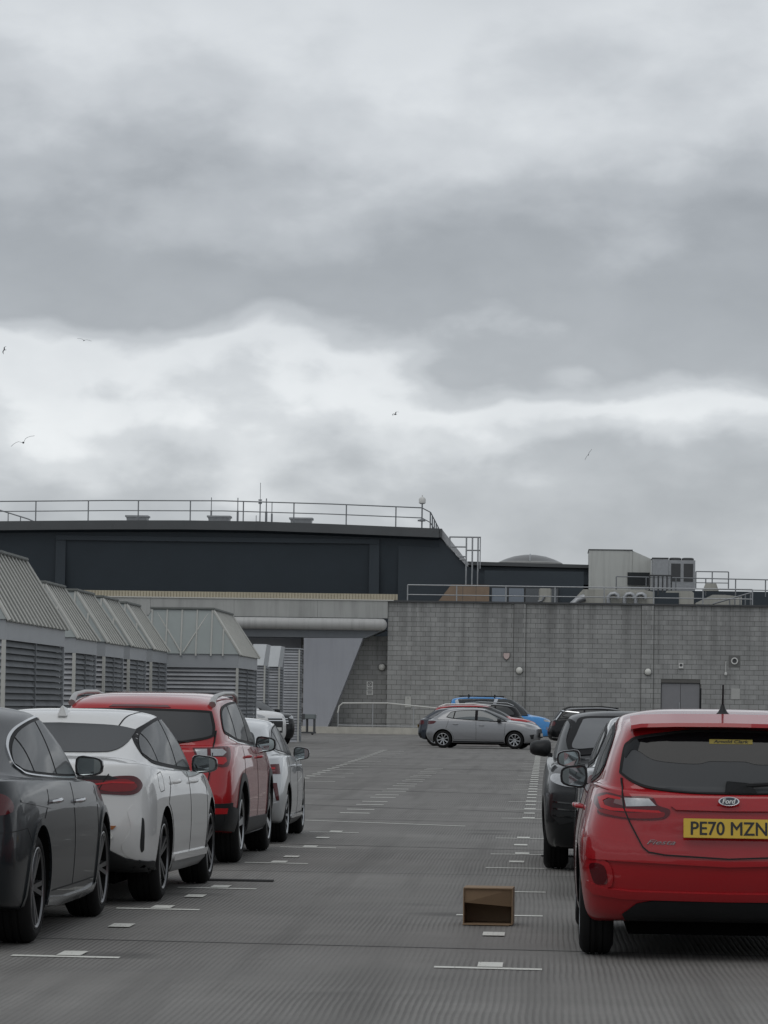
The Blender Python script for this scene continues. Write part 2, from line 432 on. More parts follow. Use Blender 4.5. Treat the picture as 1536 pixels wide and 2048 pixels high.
        bm.verts.index_update(); pts, nrm = [], []
        for v in bm.verts: l, n = s.hit(v.co.x, v.co.y, az); pts.append(l); nrm.append(n)
        faces = [[v.index for v in f.verts] for f in bm.faces]
        if az == 'T': pass
        bm.free(); return s.finish(name, pts, nrm, faces, off, m, parent, both)
    def strip(s, name, line, az, m, width=.006, off=.0015, both=0, res=.04, parent=None, closed=False):
        P = []; L = list(line) + ([line[0]] if closed else [])
        for a, b in zip(L, L[1:]):
            n = max(1, int(math.hypot(b[0]-a[0], b[1]-a[1]) / res))
            P += [(a[0] + (b[0]-a[0])*i/n, a[1] + (b[1]-a[1])*i/n) for i in range(n)]
        P.append(L[-1]); pts, nrm, faces = [], [], []
        for i, q in enumerate(P):
            a, b = P[max(0, i-1)], P[min(len(P)-1, i+1)]; dx, dy = b[0]-a[0], b[1]-a[1]; l = math.hypot(dx, dy) or 1
            for sg in (1, -1):
                h, n = s.hit(q[0] - dy/l*width/2*sg, q[1] + dx/l*width/2*sg, az); pts.append(h); nrm.append(n)
        for i in range(len(P) - 1): faces.append([2*i + 1, 2*i + 3, 2*i + 2, 2*i])
        return s.finish(name, pts, nrm, faces, off, m, parent, both)
    def wheels(s, style, rim_m, width=.215):
        p = s.p; r = p['rw_']; me_t, me_r = wheel_meshes(style, r, p.get('rimr', .22), width, rim_m)
        for yw in (-p['wb']/2, p['wb']/2):
            for side in (1, -1):
                o = link('wheel', me_t, M_TYRE, s.root, loc=(side*(p['W'] - .025 - width/2 + p.get('tr', 0)), yw, r), rot=(random.uniform(0, 6), 0, 0 if side == 1 else math.pi))
                link('rim', me_r, rim_m, o)
    def mirrors(s, y, z, m, reach=None, w=.20, h=.135):
        W = s.p['W']
        for side in (1, -1):
            mb = MB(); n, k = 14, 7; vs = []
            x0 = W * .93; cx = W + (reach or .0)
            # rounded pod: superellipse sections from glass face (rear) to nose
            secs = [(-.055, .97), (-.045, 1.0), (-.02, 1.0), (.02, .93), (.055, .74), (.08, .42), (.088, .1)]
            for yy, sc in secs:
                for i in range(n):
                    t = 2*math.pi*i/n; ex = .55
                    c_, s_ = math.cos(t), math.sin(t)
                    px = math.copysign(abs(c_)**ex, c_)*w/2*sc; pz = math.copysign(abs(s_)**ex, s_)*h/2*sc
                    pz *= (1 - .18 * (px / (w/2)))
                    vs.append((side*(cx + px), y + yy + abs(px)*.10, z + pz))
            fs = [(a*n + i, a*n + (i+1) % n, (a+1)*n + (i+1) % n, (a+1)*n + i) for a in range(k-1) for i in range(n)]
            fs += [tuple(range(n))[::-1], tuple((k-1)*n + i for i in range(n))]
            mb.add(vs, fs)
            o = mb.build('mirror', m, s.root, smooth=50)
            gl = MB(); gv = []
            for i in range(n):
                q = vs[i]; gv.append((side*cx + (q[0] - side*cx)*.86, q[1] - .002, z + (q[2] - z)*.84))
            gl.add(gv, [tuple(range(n))]); gl.build('mirror_glass', M_MIRROR, o)
            arm = MB().hexa([(side*x0*.96, y - .03, z - .085), (side*(cx - .03), y - .03, z - h*.46), (side*(cx - .03), y + .03, z - h*.46), (side*x0*.96, y + .05, z - .085),
                             (side*x0*.96, y - .03, z - .045), (side*(cx - .03), y - .03, z - h*.25), (side*(cx - .03), y + .03, z - h*.25), (side*x0*.96, y + .05, z - .045)])
            arm.build('mirror_arm', M_BLACK, o)
    def handle(s, y, z, m):
        l, n = s.hit(y, z, 90)
        for side in (1, -1):
            mb = MB().tube([(side*(l.x - .01), y - .095, z - .004), (side*(l.x + .028), y - .075, z), (side*(l.x + .034), y, z + .004), (side*(l.x + .028), y + .075, z + .004), (side*(l.x - .01), y + .095, z)], [.010, .014, .015, .014, .010], 8)
            mb.build('door_handle', m, s.root, smooth=60)
    def glazing(s, dlo, pillars, m=None, chrome=None, frame=True):
        """dlo: side window outline (y, z); pillars: list of (y at z=1, lean, width) cuts"""
        if frame: s.patch('window_frame', dlo, 90, M_FRAME, .005, 2, res=.035)
        cy = sum(q[0] for q in dlo)/len(dlo); cz = sum(q[1] for q in dlo)/len(dlo)
        inner = []
        n = len(dlo)
        for i, q in enumerate(dlo):
            a, b = dlo[i-1], dlo[(i+1) % n]; dx, dy = b[0]-a[0], b[1]-a[1]; l = math.hypot(dx, dy) or 1
            sg = 1 if (cy - q[0])*(-dy) + (cz - q[1])*dx > 0 else -1
            inner.append((q[0] - sg*dy/l*.022, q[1] + sg*dx/l*.022))
        edges = [None] + list(pillars) + [None]
        for a, b in zip(edges, edges[1:]):
            poly = inner
            if a: poly = clip(poly, 1, -a[1], -a[0] + a[1] - a[2]/2)
            if b: poly = clip(poly, -1, b[1], b[0] - b[1] - b[2]/2)
            if len(poly) > 2: s.patch('side_window', poly, 90, m or M_GLASS, .009, 2, res=.035)
        if chrome: s.strip('window_trim', dlo, 90, chrome, .010, .010, 2, closed=True)
    def plate(s, y, z, txt, m, lean=0.0, front=False, x=0.0):
        h = MB().box((-.26, -.004, -.0555), (.26, .004, .0555)).build('number_plate', m, s.root, bevel=.002, loc=(x, y, z), rot=(lean, 0, math.pi if front else 0))
        if txt:
            me = text_mesh(txt, .434, .076, .0018, 0, .0006)
            link('lettering', me, M_INK, h, loc=(0, -.0052, 0), rot=(math.pi/2, 0, 0))
        return h

WH = {}
def wheel_meshes(style, r, rr, width, rim_m):
    key = (style, round(r, 3), round(rr, 3), width, rim_m.name)
    if key in WH: return WH[key]
    h = width / 2
    prof = [(h - .02, rr), (h - .004, rr + .012), (h, rr + (r - rr)*.45), (h - .006, r - .035), (h - .022, r - .012), (h - .045, r - .002), (h*.42, r), (h*.40, r - .008), (h*.34, r - .008), (h*.32, r),
            (.012, r), (.010, r - .008), (-.010, r - .008), (-.012, r), (-h*.32, r), (-h*.34, r - .008), (-h*.40, r - .008), (-h*.42, r), (-h + .045, r - .002), (-h + .022, r - .012), (-h, rr + (r - rr)*.45), (-h + .004, rr + .012), (-h + .02, rr)]
    t = MB().lathe(prof, 'x', 48); me_t = t.mesh('tyre'); me_t.shade_smooth(); me_t.set_sharp_from_angle(angle=R(50))
    m = MB()
    m.lathe([(h - .005, rr + .004), (h - .002, rr - .004), (h - .012, rr - .016), (h - .03, rr - .022), (-h + .02, rr - .03), (-h + .01, rr)], 'x', 48)
    m.lathe([(h - .030, .0), (h - .030, .030), (h - .036, .058), (h - .09, .062)], 'x', 24)
    # dark back disc
    m.lathe([(-.02, .0), (-.02, rr - .03)], 'x', 32)
    ns = {'five': 5, 'twin5': 10, 'seven': 7, 'eight': 8, 'ten': 10, 'multi': 14}[style]
    for i in range(ns):
        a = 2*math.pi*i/ns
        if style == 'twin5': a = 2*math.pi*(i//2)/5 + (.15 if i % 2 else -.15)
        w0, w1 = {'five': (.030, .048), 'twin5': (.017, .020), 'seven': (.020, .030), 'eight': (.017, .026), 'ten': (.013, .018), 'multi': (.009, .012)}[style]
        ca, sa = math.cos(a), math.sin(a)
        def P(rad, off, x): return (x, rad*ca - off*sa, rad*sa + off*ca)
        i0, i1 = .035, rr - .012
        m.hexa([P(i0, -w0, h - .065), P(i1, -w1, h - .045), P(i1, w1, h - .045), P(i0, w0, h - .065),
                P(i0, -w0*.8, h - .030), P(i1, -w1*.75, h - .010), P(i1, w1*.75, h - .010), P(i0, w0*.8, h - .030)])
    me_r = m.mesh('rim'); me_r.shade_smooth(); me_r.set_sharp_from_angle(angle=R(35))
    me_r.materials.append(rim_m); me_r.materials.append(M_WELL)
    for f in me_r.polygons:
        if f.center.x < h - .068 or (f.center.x < h - .02 and math.hypot(f.center.y, f.center.z) > rr - .031 and abs(f.normal.x) < .5): f.material_index = 1
    WH[key] = (me_t, me_r); return WH[key]

# ------------------------------------------------------------------ the setting: deck
def deck_material():
    m = bpy.data.materials.new('tined_concrete'); m.use_nodes = True; t = m.node_tree; t.nodes.clear()
    b = N('ShaderNodeBsdfPrincipled', t); o = N('ShaderNodeOutputMaterial', t); lk(b.outputs[0], o.inputs[0], t)
    tc = N('ShaderNodeTexCoord', t); P = tc.outputs['Object']
    big = noise_(P, .12, 5, .6, t); mid = noise_(P, .9, 6, .65, t); fine = noise_(P, 60, 4, .7, t)
    mp = N('ShaderNodeMapping', t); mp.inputs['Scale'].default_value = (.25, 1.4, 1); lk(P, mp.inputs[0], t)
    band = noise_(mp.outputs[0], .35, 5, .6, t)
    # tyre and water streaks across the lane
    col = ramp_(mid, [(.25, (.165, .158, .147)), (.55, (.205, .197, .184)), (.8, (.245, .237, .223))], t)
    col = mixc(ramp_(band, [(.35, .0), (.68, .9)], t), col, (.138, .132, .123), t)
    col = mixc(ramp_(big, [(.4, .0), (.75, .55)], t), col, (.25, .243, .23), t)
    col = mixc(ramp_(fine, [(.42, .30), (.6, .0)], t), col, (.13, .127, .12), t)
    # oil drips, damp patches and rubber marks
    vo = N('ShaderNodeTexVoronoi', t); vo.inputs['Scale'].default_value = .55; vo.inputs['Randomness'].default_value = 1.0
    wp = N('ShaderNodeVectorMath', t, operation='ADD'); lk(P, wp.inputs[0], t)
    nz = N('ShaderNodeTexNoise', t); nz.inputs['Scale'].default_value = 3.0; nz.inputs['Detail'].default_value = 5; lk(P, nz.inputs['Vector'], t)
    sc = N('ShaderNodeVectorMath', t, operation='SCALE'); lk(nz.outputs[1], sc.inputs[0], t); sc.inputs['Scale'].default_value = .35; lk(sc.outputs[0], wp.inputs[1], t)
    lk(wp.outputs[0], vo.inputs['Vector'], t)
    spot = ramp_(vo.outputs['Distance'], [(.04, .85), (.11, .55), (.19, .0)], t)
    spot = math_('MULTIPLY', spot, ramp_(noise_(P, .5, 3, .5, t), [(.38, .0), (.52, 1.0)], t), t)
    col = mixc(spot, col, (.075, .072, .067), t)
    mr = N('ShaderNodeMapping', t); mr.inputs['Scale'].default_value = (2.6, .10, 1); lk(P, mr.inputs[0], t)
    col = mixc(ramp_(noise_(mr.outputs[0], 1.0, 4, .6, t), [(.48, .0), (.70, .75)], t), col, (.115, .11, .102), t)
    # grooves raked into the concrete, running down the lane, worn away in patches
    sp = N('ShaderNodeSeparateXYZ', t); lk(P, sp.inputs[0], t)
    mw = N('ShaderNodeMapping', t); mw.inputs['Scale'].default_value = (1, .35, 1); lk(P, mw.inputs[0], t)
    wob = noise_(mw.outputs[0], 1.6, 3, .5, t)
    gx = math_('ADD', sp.outputs[0], math_('MULTIPLY', wob, .045, t), t)
    wave = math_('SINE', math_('MULTIPLY', gx, 2*math.pi/.034, t), None, t)
    groove = ramp_(math_('ADD', math_('MULTIPLY', wave, .5, t), .5, t), [(.0, .0), (.35, .55), (.62, 1.0)], t)
    mp2 = N('ShaderNodeMapping', t); mp2.inputs['Scale'].default_value = (.45, .30, 1); lk(P, mp2.inputs[0], t)
    wear = ramp_(noise_(mp2.outputs[0], 1.3, 5, .6, t), [(.36, .12), (.62, 1.0)], t)
    g = math_('MULTIPLY', math_('SUBTRACT', 1.0, groove, t), wear, t)
    g2 = math_('MULTIPLY', g, .42, t)
    col = mixc(g2, col, (.050, .048, .045), t)
    lk(col, b.inputs['Base Color'], t)
    b.inputs['Roughness'].default_value = .78; b.inputs['Specular IOR Level'].default_value = .38
    h = math_('ADD', math_('MULTIPLY', g, -.006, t), math_('MULTIPLY', fine, .0016, t), t)
    bp = N('ShaderNodeBump', t); bp.inputs['Strength'].default_value = .7; bp.inputs['Distance'].default_value = 1.0
    lk(h, bp.inputs['Height'], t); lk(bp.outputs[0], b.inputs['Normal'], t)
    return m
ground = link('ground', pyd([(-400, -60, 0), (400, -60, 0), (400, 700, 0), (-400, 700, 0)], [(0, 1, 2, 3)]), deck_material())
tag(ground, 'grey tined concrete deck of the rooftop car park', kind='structure')
def marking_material():
    m = bpy.data.materials.new('worn_white_paint'); m.use_nodes = True; t = m.node_tree; t.nodes.clear()
    b = N('ShaderNodeBsdfPrincipled', t); o = N('ShaderNodeOutputMaterial', t)
    tr = N('ShaderNodeBsdfTransparent', t); mx = N('ShaderNodeMixShader', t)
    tc = N('ShaderNodeTexCoord', t); P = tc.outputs['Object']
    sp = N('ShaderNodeSeparateXYZ', t); lk(P, sp.inputs[0], t)
    wave = math_('ADD', math_('MULTIPLY', math_('SINE', math_('MULTIPLY', sp.outputs[0], 2*math.pi/.034, t), None, t), .10, t), 0, t)
    n = math_('ADD', noise_(P, 22, 5, .7, t), wave, t)
    b.inputs['Roughness'].default_value = .7
    lk(mixc(noise_(P, 7, 4, .6, t), (.50, .50, .46), (.70, .70, .65), t), b.inputs['Base Color'], t)
    lk(ramp_(n, [(.24, .0), (.34, 1.0)], t), mx.inputs[0], t); lk(tr.outputs[0], mx.inputs[1], t); lk(b.outputs[0], mx.inputs[2], t); lk(mx.outputs[0], o.inputs[0], t)
    return m
M_MARK = marking_material()
M_JOINT = mat('joint_sealant', (.030, .029, .028), .75, var=.4, vscale=3)
def sheet(name, poly, m, z=.004):
    return link(name, pyd([(x, y, z) for x, y in poly], [tuple(range(len(poly)))]), m, ground)
def mark_line(x0, x1, y, dy=0.0, wd=.12):
    sheet('bay_line', [(x0, y - wd/2), (x1, y + dy - wd/2), (x1, y + dy + wd/2), (x0, y + wd/2)], M_MARK)
def mark_square(x, y, wx=.14, wy=.36):
    sheet('bay_square', [(x - wx/2, y), (x + wx/2, y), (x + wx/2, y + wy), (x - wx/2, y + wy)], M_MARK, .0075)
LX, RX = -2.66, -.30
for y, x0, x1 in ((20.15, -3.01, -2.39), (24.92, -2.99, -2.40), (27.85, -2.86, -2.24), (32.42, -2.72, -2.14), (36.05, -2.67, -2.10), (40.45, -2.66, -2.10)):
    mark_line(x0, x1, y, -.03); mark_square((x0 + x1)/2 + .01, y + .03)
for y, x in ((22.80, -2.72), (26.45, -2.60), (33.6, -2.39), (38.5, -2.40)): mark_square(x, y)
for y, x0, x1 in ((19.85, -.60, 0.0), (24.84, -.60, 0.0), (28.05, -.57, .02), (32.2, -.52, .10), (35.2, -.52, .08), (39.5, -.53, .06)):
    mark_line(x0, x1, y, -.05 if y < 21 else .03)
    if y < 21 or y > 33: mark_square((x0 + x1)/2 + .01, y + .03)
for y, x in ((22.60, -.31), (33.3, -.25), (37.4, -.24)): mark_square(x, y)
y = 46.6; k = 0
while y < 116:
    k += 1
    mark_line(-.55, .22, y, 0.0, .13); mark_square(-.20, y + .05, .16, .40 + (y - 46)*.008); mark_square(-.20, y + 2.1, .15, .40 + (y - 46)*.008)
    if y > 66:
        lx = -4.70 - (y - 70)*.011
        mark_square(lx, y, .17, .55); mark_line(lx + .1, lx + .72, y - .2, 0, .2); mark_square(lx - .02, y + 2.1, .17, .55)
    if y < 80:
        mark_line(-2.74, -2.34, y + 1.2, 0, .22); mark_line(-2.74, -2.36, y + 2.9, 0, .22)
    y += 4.15
sheet('bay_line', [(-2.98, 44.43), (-.95, 43.2), (-.95, 43.33), (-2.98, 44.56)], M_MARK)
for (xa, ya), (xb, yb), wd in (((-9, 64.2), (9, 54.2), .16), ((-3.6, 51.6), (-1.5, 49.95), .10), ((-1.2, 50.1), (6, 44.5), .10), ((-9, 46.6), (9, 43.0), .05), ((-9, 38.2), (9, 34.5), .06), ((-7, 31.0), (7, 30.6), .03), ((-8, 22.15), (8, 20.6), .035), ((-9, 84), (9, 80), .12), ((-9, 98), (9, 97), .16)):
    sheet('deck_joint', [(xa, ya - wd/2), (xb, yb - wd/2), (xb, yb + wd/2), (xa, ya + wd/2)], M_JOINT, .002)
# recessed drain channels with their dark slots
M_DRAIN = mat('drain_steel', (.03, .03, .03), .6)
for (x0, x1, y) in ((-2.85, -2.2, 29.05), (-.02, .55, 34.9)):
    dr = MB()
    dr.box((x0, y - .07, .001), (x1, y - .04, .014)); dr.box((x0, y + .04, .001), (x1, y + .07, .014)); dr.box((x0, y - .04, .001), (x1, y + .04, .006))
    dr.build('drain_channel', M_DRAIN, ground)

# ------------------------------------------------------------------ block wall
def block_material(name, c0, c1, pitch=(.498, .255)):
    m = bpy.data.materials.new(name); m.use_nodes = True; t = m.node_tree; t.nodes.clear()
    b = N('ShaderNodeBsdfPrincipled', t); o = N('ShaderNodeOutputMaterial', t); lk(b.outputs[0], o.inputs[0], t)
    g = N('ShaderNodeNewGeometry', t); P = g.outputs['Position']
    sp = N('ShaderNodeSeparateXYZ', t); lk(P, sp.inputs[0], t)
    row = math_('FLOOR', math_('DIVIDE', sp.outputs[2], pitch[1], t), None, t)
    colx = math_('FLOOR', math_('ADD', math_('DIVIDE', sp.outputs[0], pitch[0], t), math_('MULTIPLY', math_('MODULO', row, 2.0, t), .5, t), t), None, t)
    cb = N('ShaderNodeCombineXYZ', t); lk(colx, cb.inputs[0], t); lk(row, cb.inputs[1], t)
    wn = N('ShaderNodeTexWhiteNoise', t); lk(cb.outputs[0], wn.inputs['Vector'], t)
    col = mixc(wn.outputs[0], c0, c1, t)
    mp = N('ShaderNodeMapping', t); mp.inputs['Scale'].default_value = (1.1, 1, .13); lk(P, mp.inputs[0], t)
    st = noise_(mp.outputs[0], 1.6, 5, .6, t)
    col = mixc(ramp_(st, [(.50, .0), (.78, .55)], t), col, tuple(c*.52 for c in c0), t)
    md = N('ShaderNodeMapping', t); md.inputs['Scale'].default_value = (2.2, 1, .05); lk(P, md.inputs[0], t)
    drip = math_('MULTIPLY', ramp_(noise_(md.outputs[0], 1.0, 5, .65, t), [(.46, .0), (.66, .8)], t), ramp_(math_('DIVIDE', sp.outputs[2], 7.0, t), [(.45, .0), (.98, 1.0)], t), t)
    col = mixc(drip, col, tuple(c*.42 for c in c0), t)
    col = mixc(ramp_(noise_(P, .45, 4, .6, t), [(.4, .0), (.75, .35)], t), col, tuple(c*.62 for c in c0), t)
    col = mixc(math_('MULTIPLY', noise_(P, 14, 5, .7, t), .35, t), col, tuple(c*.55 for c in c0), t)
    lk(col, b.inputs['Base Color'], t); b.inputs['Roughness'].default_value = .9
    bp = N('ShaderNodeBump', t); bp.inputs['Strength'].default_value = .5; bp.inputs['Distance'].default_value = .02
    lk(noise_(P, 40, 4, .7, t), bp.inputs['Height'], t); lk(bp.outputs[0], b.inputs['Normal'], t)
    return m
M_BLOCK = block_material('concrete_block', (.30, .302, .295), (.375, .377, .368))
M_BLOCK2 = block_material('painted_block', (.20, .196, .188), (.29, .285, .275))
M_MORTAR = mat('mortar', (.115, .112, .106), .95, var=.25, vscale=2)
M_GAL = mat('galvanised_steel', (.36, .37, .38), .45, .6, var=.25, vscale=6)
M_CAP = mat('dark_coping', (.06, .062, .064), .6, var=.3, vscale=2)
WY, BW, BH = 186.0, .498, .255
wall = thing('block_wall', 'long grey concrete block wall with pilasters at the end of the car park', 'wall', (0, WY, 0))
blk = {}
def block_mesh(wd):
    k = round(wd, 2)
    if k not in blk:
        me = MB().box((.008, 0, .008), (wd - .008, .10, BH - .008)).mesh('block'); me.materials.append(M_BLOCK); blk[k] = me
    return blk[k]
spans = [(-8.30, -1.70, 0.0), (-1.06, 4.97, 0.0), (5.62, 15.5, 0.0), (-1.69, -1.07, -.10), (4.98, 5.61, -.10)]
cells = []
for (x0, x1, yo) in spans:
    for r in range(27):
        z = r*BH; x = x0
        first = True
        while x < x1 - .03:
            wd = BW
            if first and r % 2: wd = BW/2
            first = False
            wd = min(wd, x1 - x)
            if x1 - x - wd < .08: wd = x1 - x
            cells.append((x, yo, z, wd)); x += wd
opening = (6.02, 8.06, 0.0, 2.88)
cells2 = []
for (x, yo, z, wd) in cells:
    if z < opening[3] - .02 and x < opening[1] and x + wd > opening[0]:
        if x < opening[0] - .05: cells2.append((x, yo, z, opening[0] - x))
        if x + wd > opening[1] + .05: cells2.append((opening[1], yo, z, x + wd - opening[1]))
        continue
    cells2.append((x, yo, z, wd))
order = sorted(cells2, key=lambda c: (not (c[2] > 1.6 and c[0] < 11.5), abs(c[0] + 5) + abs(c[2] - 4.5)*.3))
rest = MB()
for i, (x, yo, z, wd) in enumerate(order):
    jit = random.uniform(-.006, .006)
    if i < 300 and abs(wd - round(wd, 2)) < .01: link('block', block_mesh(wd), None, wall, loc=(x, yo + jit, z))
    else: rest.box((x + .008, yo + jit, z + .008), (x + wd - .008, yo + jit + .10, z + BH - .008))
ro = rest.build('block_courses', M_BLOCK, wall); ro['kind'] = 'stuff'
bk = MB()
for a, b_ in ((-8.29, 6.01), (8.07, 15.5)): bk.box((a, .016, 0), (b_, .5, 27*BH - .01))
bk.box((6.0, .017, 2.87), (8.08, .5, 27*BH - .012))
bk.box((-1.68, -.084, 0), (-1.08, .02, 27*BH - .012)); bk.box((4.99, -.084, 0), (5.60, .02, 27*BH - .012))
bk.build('mortar_core', M_MORTAR, wall)
MB().box((-8.30, -.13, 27*BH), (15.5, .55, 27*BH + .09)).build('coping', M_CAP, wall)
# left return of the wall
MB().box((-8.299, .012, 0), (-8.292, 3.0, 27*BH - .02)).build('return_face', M_BLOCK, wall)
M_DOOR = mat('grey_door_paint', (.20, .20, .21), .5, var=.1, vscale=2)
dd = thing('service_door', 'pale grey double service door set in the block wall', 'door', (7.04, WY + .10, 0))
for sx_ in (-1, 1):
    lf = MB().box((.012 if sx_ > 0 else -.98, 0, .02), (.98 if sx_ > 0 else -.012, .05, 2.82)).build('door_leaf', M_DOOR, dd)
MB().box((-.075, -.05, 1.45), (-.03, 0, 1.85)).build('handle', M_GAL, dd)
MB().box((-1.02, -.02, 0), (-.985, .06, 2.86)).box((.985, -.02, 0), (1.02, .06, 2.86)).box((-1.02, -.02, 2.825), (1.02, .06, 2.86)).build('door_frame', M_CAP, dd)

# fittings on the wall
M_OPAL = mat('opal_lamp_glass', (.62, .62, .58), .35, var=.1)
M_WBOX = mat('white_fitting', (.60, .60, .58), .5, var=.12)
M_SIGN = mat('sign_white', (.62, .62, .60), .5, var=.1, vscale=4)
M_SIGNK = mat('sign_print', (.06, .06, .065), .6)
def bulkhead(x, z, label, y0=WY - .10):
    o = thing('wall_light', label, 'lamp', (x, y0, z), 0, 'round white lights on the wall')
    MB().lathe([(0, .0), (0, .20), (-.05, .20), (-.06, .17)], 'y', 24).build('base', M_CAP, o, smooth=40)
    MB().lathe([(-.05, .18), (-.10, .175), (-.16, .12), (-.185, .05), (-.19, 0)], 'y', 24).build('globe', M_OPAL, o, smooth=60)
bulkhead(-1.38, 3.39, 'round white light low on the pilaster beside the alarm box')
bulkhead(5.33, 3.41, 'round white light on the pilaster beside the service door')
al = thing('alarm_box', 'pale shield-shaped alarm box high on the block wall beside a pilaster', 'alarm', (-2.06, WY, 4.14))
MB().prism([(-.16, .15), (.16, .15), (.16, -.02), (.10, -.13), (0, -.19), (-.10, -.13), (-.16, -.02)], 'y', -.10, -.002).build('cover', mat('alarm_cover', (.50, .40, .38), .5, var=.15), al)
MB().prism([(-.18, .17), (.18, .17), (.18, -.03), (.11, -.15), (0, -.22), (-.11, -.15), (-.18, -.03)], 'y', -.06, -.001).build('back_box', M_CAP, al)
fb = thing('wall_sounder', 'small square white fitting above the service door', 'fitting', (7.05, WY, 3.77))
MB().box((-.12, -.09, -.15), (.12, 0, .13)).build('case', M_WBOX, fb, bevel=.01); MB().lathe([(-.09, 0), (-.105, .06), (-.10, .075), (-.088, .08)], 'y', 16, (0, 0, .02)).build('horn', M_CAP, fb)
vt = thing('wall_vent', 'round white vent outlet on a darker patch of the block wall', 'vent', (9.83, WY, 4.05))
MB().box((-.30, -.012, -.34), (.30, 0, .30)).build('backing_patch', mat('patched_render', (.14, .14, .135), .9, var=.2), vt)
MB().lathe([(-.012, .18), (-.07, .18), (-.07, .12), (-.02, .12)], 'y', 24).build('ring', M_WBOX, vt, smooth=40); MB().lathe([(-.021, 0), (-.021, .12)], 'y', 24).build('grille', M_CAP, vt)
lp = thing('hanging_wall_lamp', 'small white lamp on a thin vertical conduit on the block wall', 'lamp', (9.38, WY, 3.36))
MB().tube([(0, -.03, .08), (0, -.03, .66)], .022).build('conduit', M_WBOX, lp); MB().lathe([(.10, 0), (.09, .05), (0, .085), (-.06, .06), (-.07, 0)], 'z', 16, (0, -.09, 0)).build('lamp_head', M_WBOX, lp, smooth=50)
pn = thing('wall_panel', 'pale rectangular panel on the block wall below the round vent', 'panel', (9.9, WY, 2.33)); MB().box((-.23, -.03, -.28), (.23, 0, .28)).build('plate', mat('pale_panel', (.40, .40, .385), .7, var=.15), pn)
pn = thing('wall_cabinet', 'small pale cabinet low on the block wall behind the handrail', 'cabinet', (-7.18, WY, 1.66)); MB().box((-.16, -.06, -.29), (.16, 0, .29)).build('case', mat('pale_cabinet', (.40, .40, .38), .6, var=.15), pn, bevel=.01); MB().lathe([(-.06, .02), (-.075, .02), (-.075, 0)], 'y', 10, (0, 0, .2)).build('lock', M_CAP, pn)

# ------------------------------------------------------------------ entrance block left of the wall
def streaky(name, col, rough=.65, amt=.6, sx=1.4):
    m = mat(name, col, rough); t = m.node_tree; b = [n for n in t.nodes if n.type == 'BSDF_PRINCIPLED'][0]
    g = N('ShaderNodeNewGeometry', t); mp = N('ShaderNodeMapping', t); mp.inputs['Scale'].default_value = (sx, 1, .12); lk(g.outputs['Position'], mp.inputs[0], t)
    a = ramp_(noise_(mp.outputs[0], 1.3, 6, .65, t), [(.48, .0), (.74, amt)], t)
    c0 = mixc(noise_(g.outputs['Position'], .7, 5, .6, t), tuple(q*.88 for q in col), tuple(q*1.08 for q in col), t)
    lk(mixc(a, c0, tuple(q*.50 for q in col), t), b.inputs['Base Color'], t); return m
M_PANEL = streaky('grey_cladding', (.315, .325, .355), .6, .22)
M_PALE = streaky('pale_fascia', (.38, .385, .37), .7, .6)
M_DARKF = mat('dark_blue_cladding', (.030, .041, .051), .55, var=.18, vscale=.5)
M_DARKE = mat('dark_eaves', (.085, .09, .093), .6, var=.2, vscale=.7)
M_CREAM = mat('cream_ribbed', (.42, .38, .29), .7, var=.15, vscale=1.5)
M_SOFF = mat('grey_soffit', (.13, .14, .15), .7, var=.15)
M_KERB = mat('kerb_concrete', (.45, .43, .38), .9, var=.35, vscale=2.5, bump=.5, bscale=8)
eb = thing('entrance_canopy', 'pale grey entrance canopy with leaning wedge panel and fat round gutter', 'building', (0, 0, 0))
MB().prism([(-12.66, 4.93), (-9.57, 4.95), (-11.35, .28), (-12.64, .28)], 'y', 185.4, 188.6).build('wedge_panel', M_PANEL, eb)
fcm = MB()
for i, (a, b_) in enumerate(((-34, -29.6), (-29.59, -25.2), (-25.19, -20.8), (-20.79, -16.4), (-16.39, -12.0), (-11.99, -8.31))):
    MB().box((a, 185.9, 6.02), (b_, 186.6, 6.93)).build('fascia_panel', M_PALE, eb)
MB().box((-34, 185.85, 6.935), (-8.0, 186.9, 6.99)).build('fascia_trim', mat('pale_trim', (.55, .54, .50), .6), eb)
rb = MB()
x = -34.0
while x < -7.9:
    rb.box((x, 186.30, 6.995), (x + .10, 186.36, 7.30)); x += .16
rb.box((-34, 186.36, 6.992), (-7.9, 186.9, 7.30)); rb.build('ribbed_strip', M_CREAM, eb)
MB().tube([(-34, 185.55, 5.67), (-8.62, 185.55, 5.67)], .31, 24).lathe([(0, .31), (.12, .29), (.22, .22), (.28, .12), (.30, 0)], 'x', 24, (-8.62, 185.55, 5.67)).build('round_gutter', streaky('gutter_paint', (.42, .42, .41), .55, .55, 3.0), eb, smooth=40)
MB().prism([(-34, 5.42), (-8.4, 5.42), (-9.45, 4.96), (-34, 4.96)], 'y', 185.6, 187.9).build('soffit', M_SOFF, eb)
MB().prism([(-34, 4.955), (-12.67, 4.955), (-12.67, .0), (-34, .0)], 'y', 188.0, 188.4).build('left_wall', M_PANEL, eb)
MB().box((-13.6, 187.2, .02), (-12.80, 187.9, 2.35)).build('dark_doorway', mat('dark_doorway', (.03, .036, .038), .6), eb)
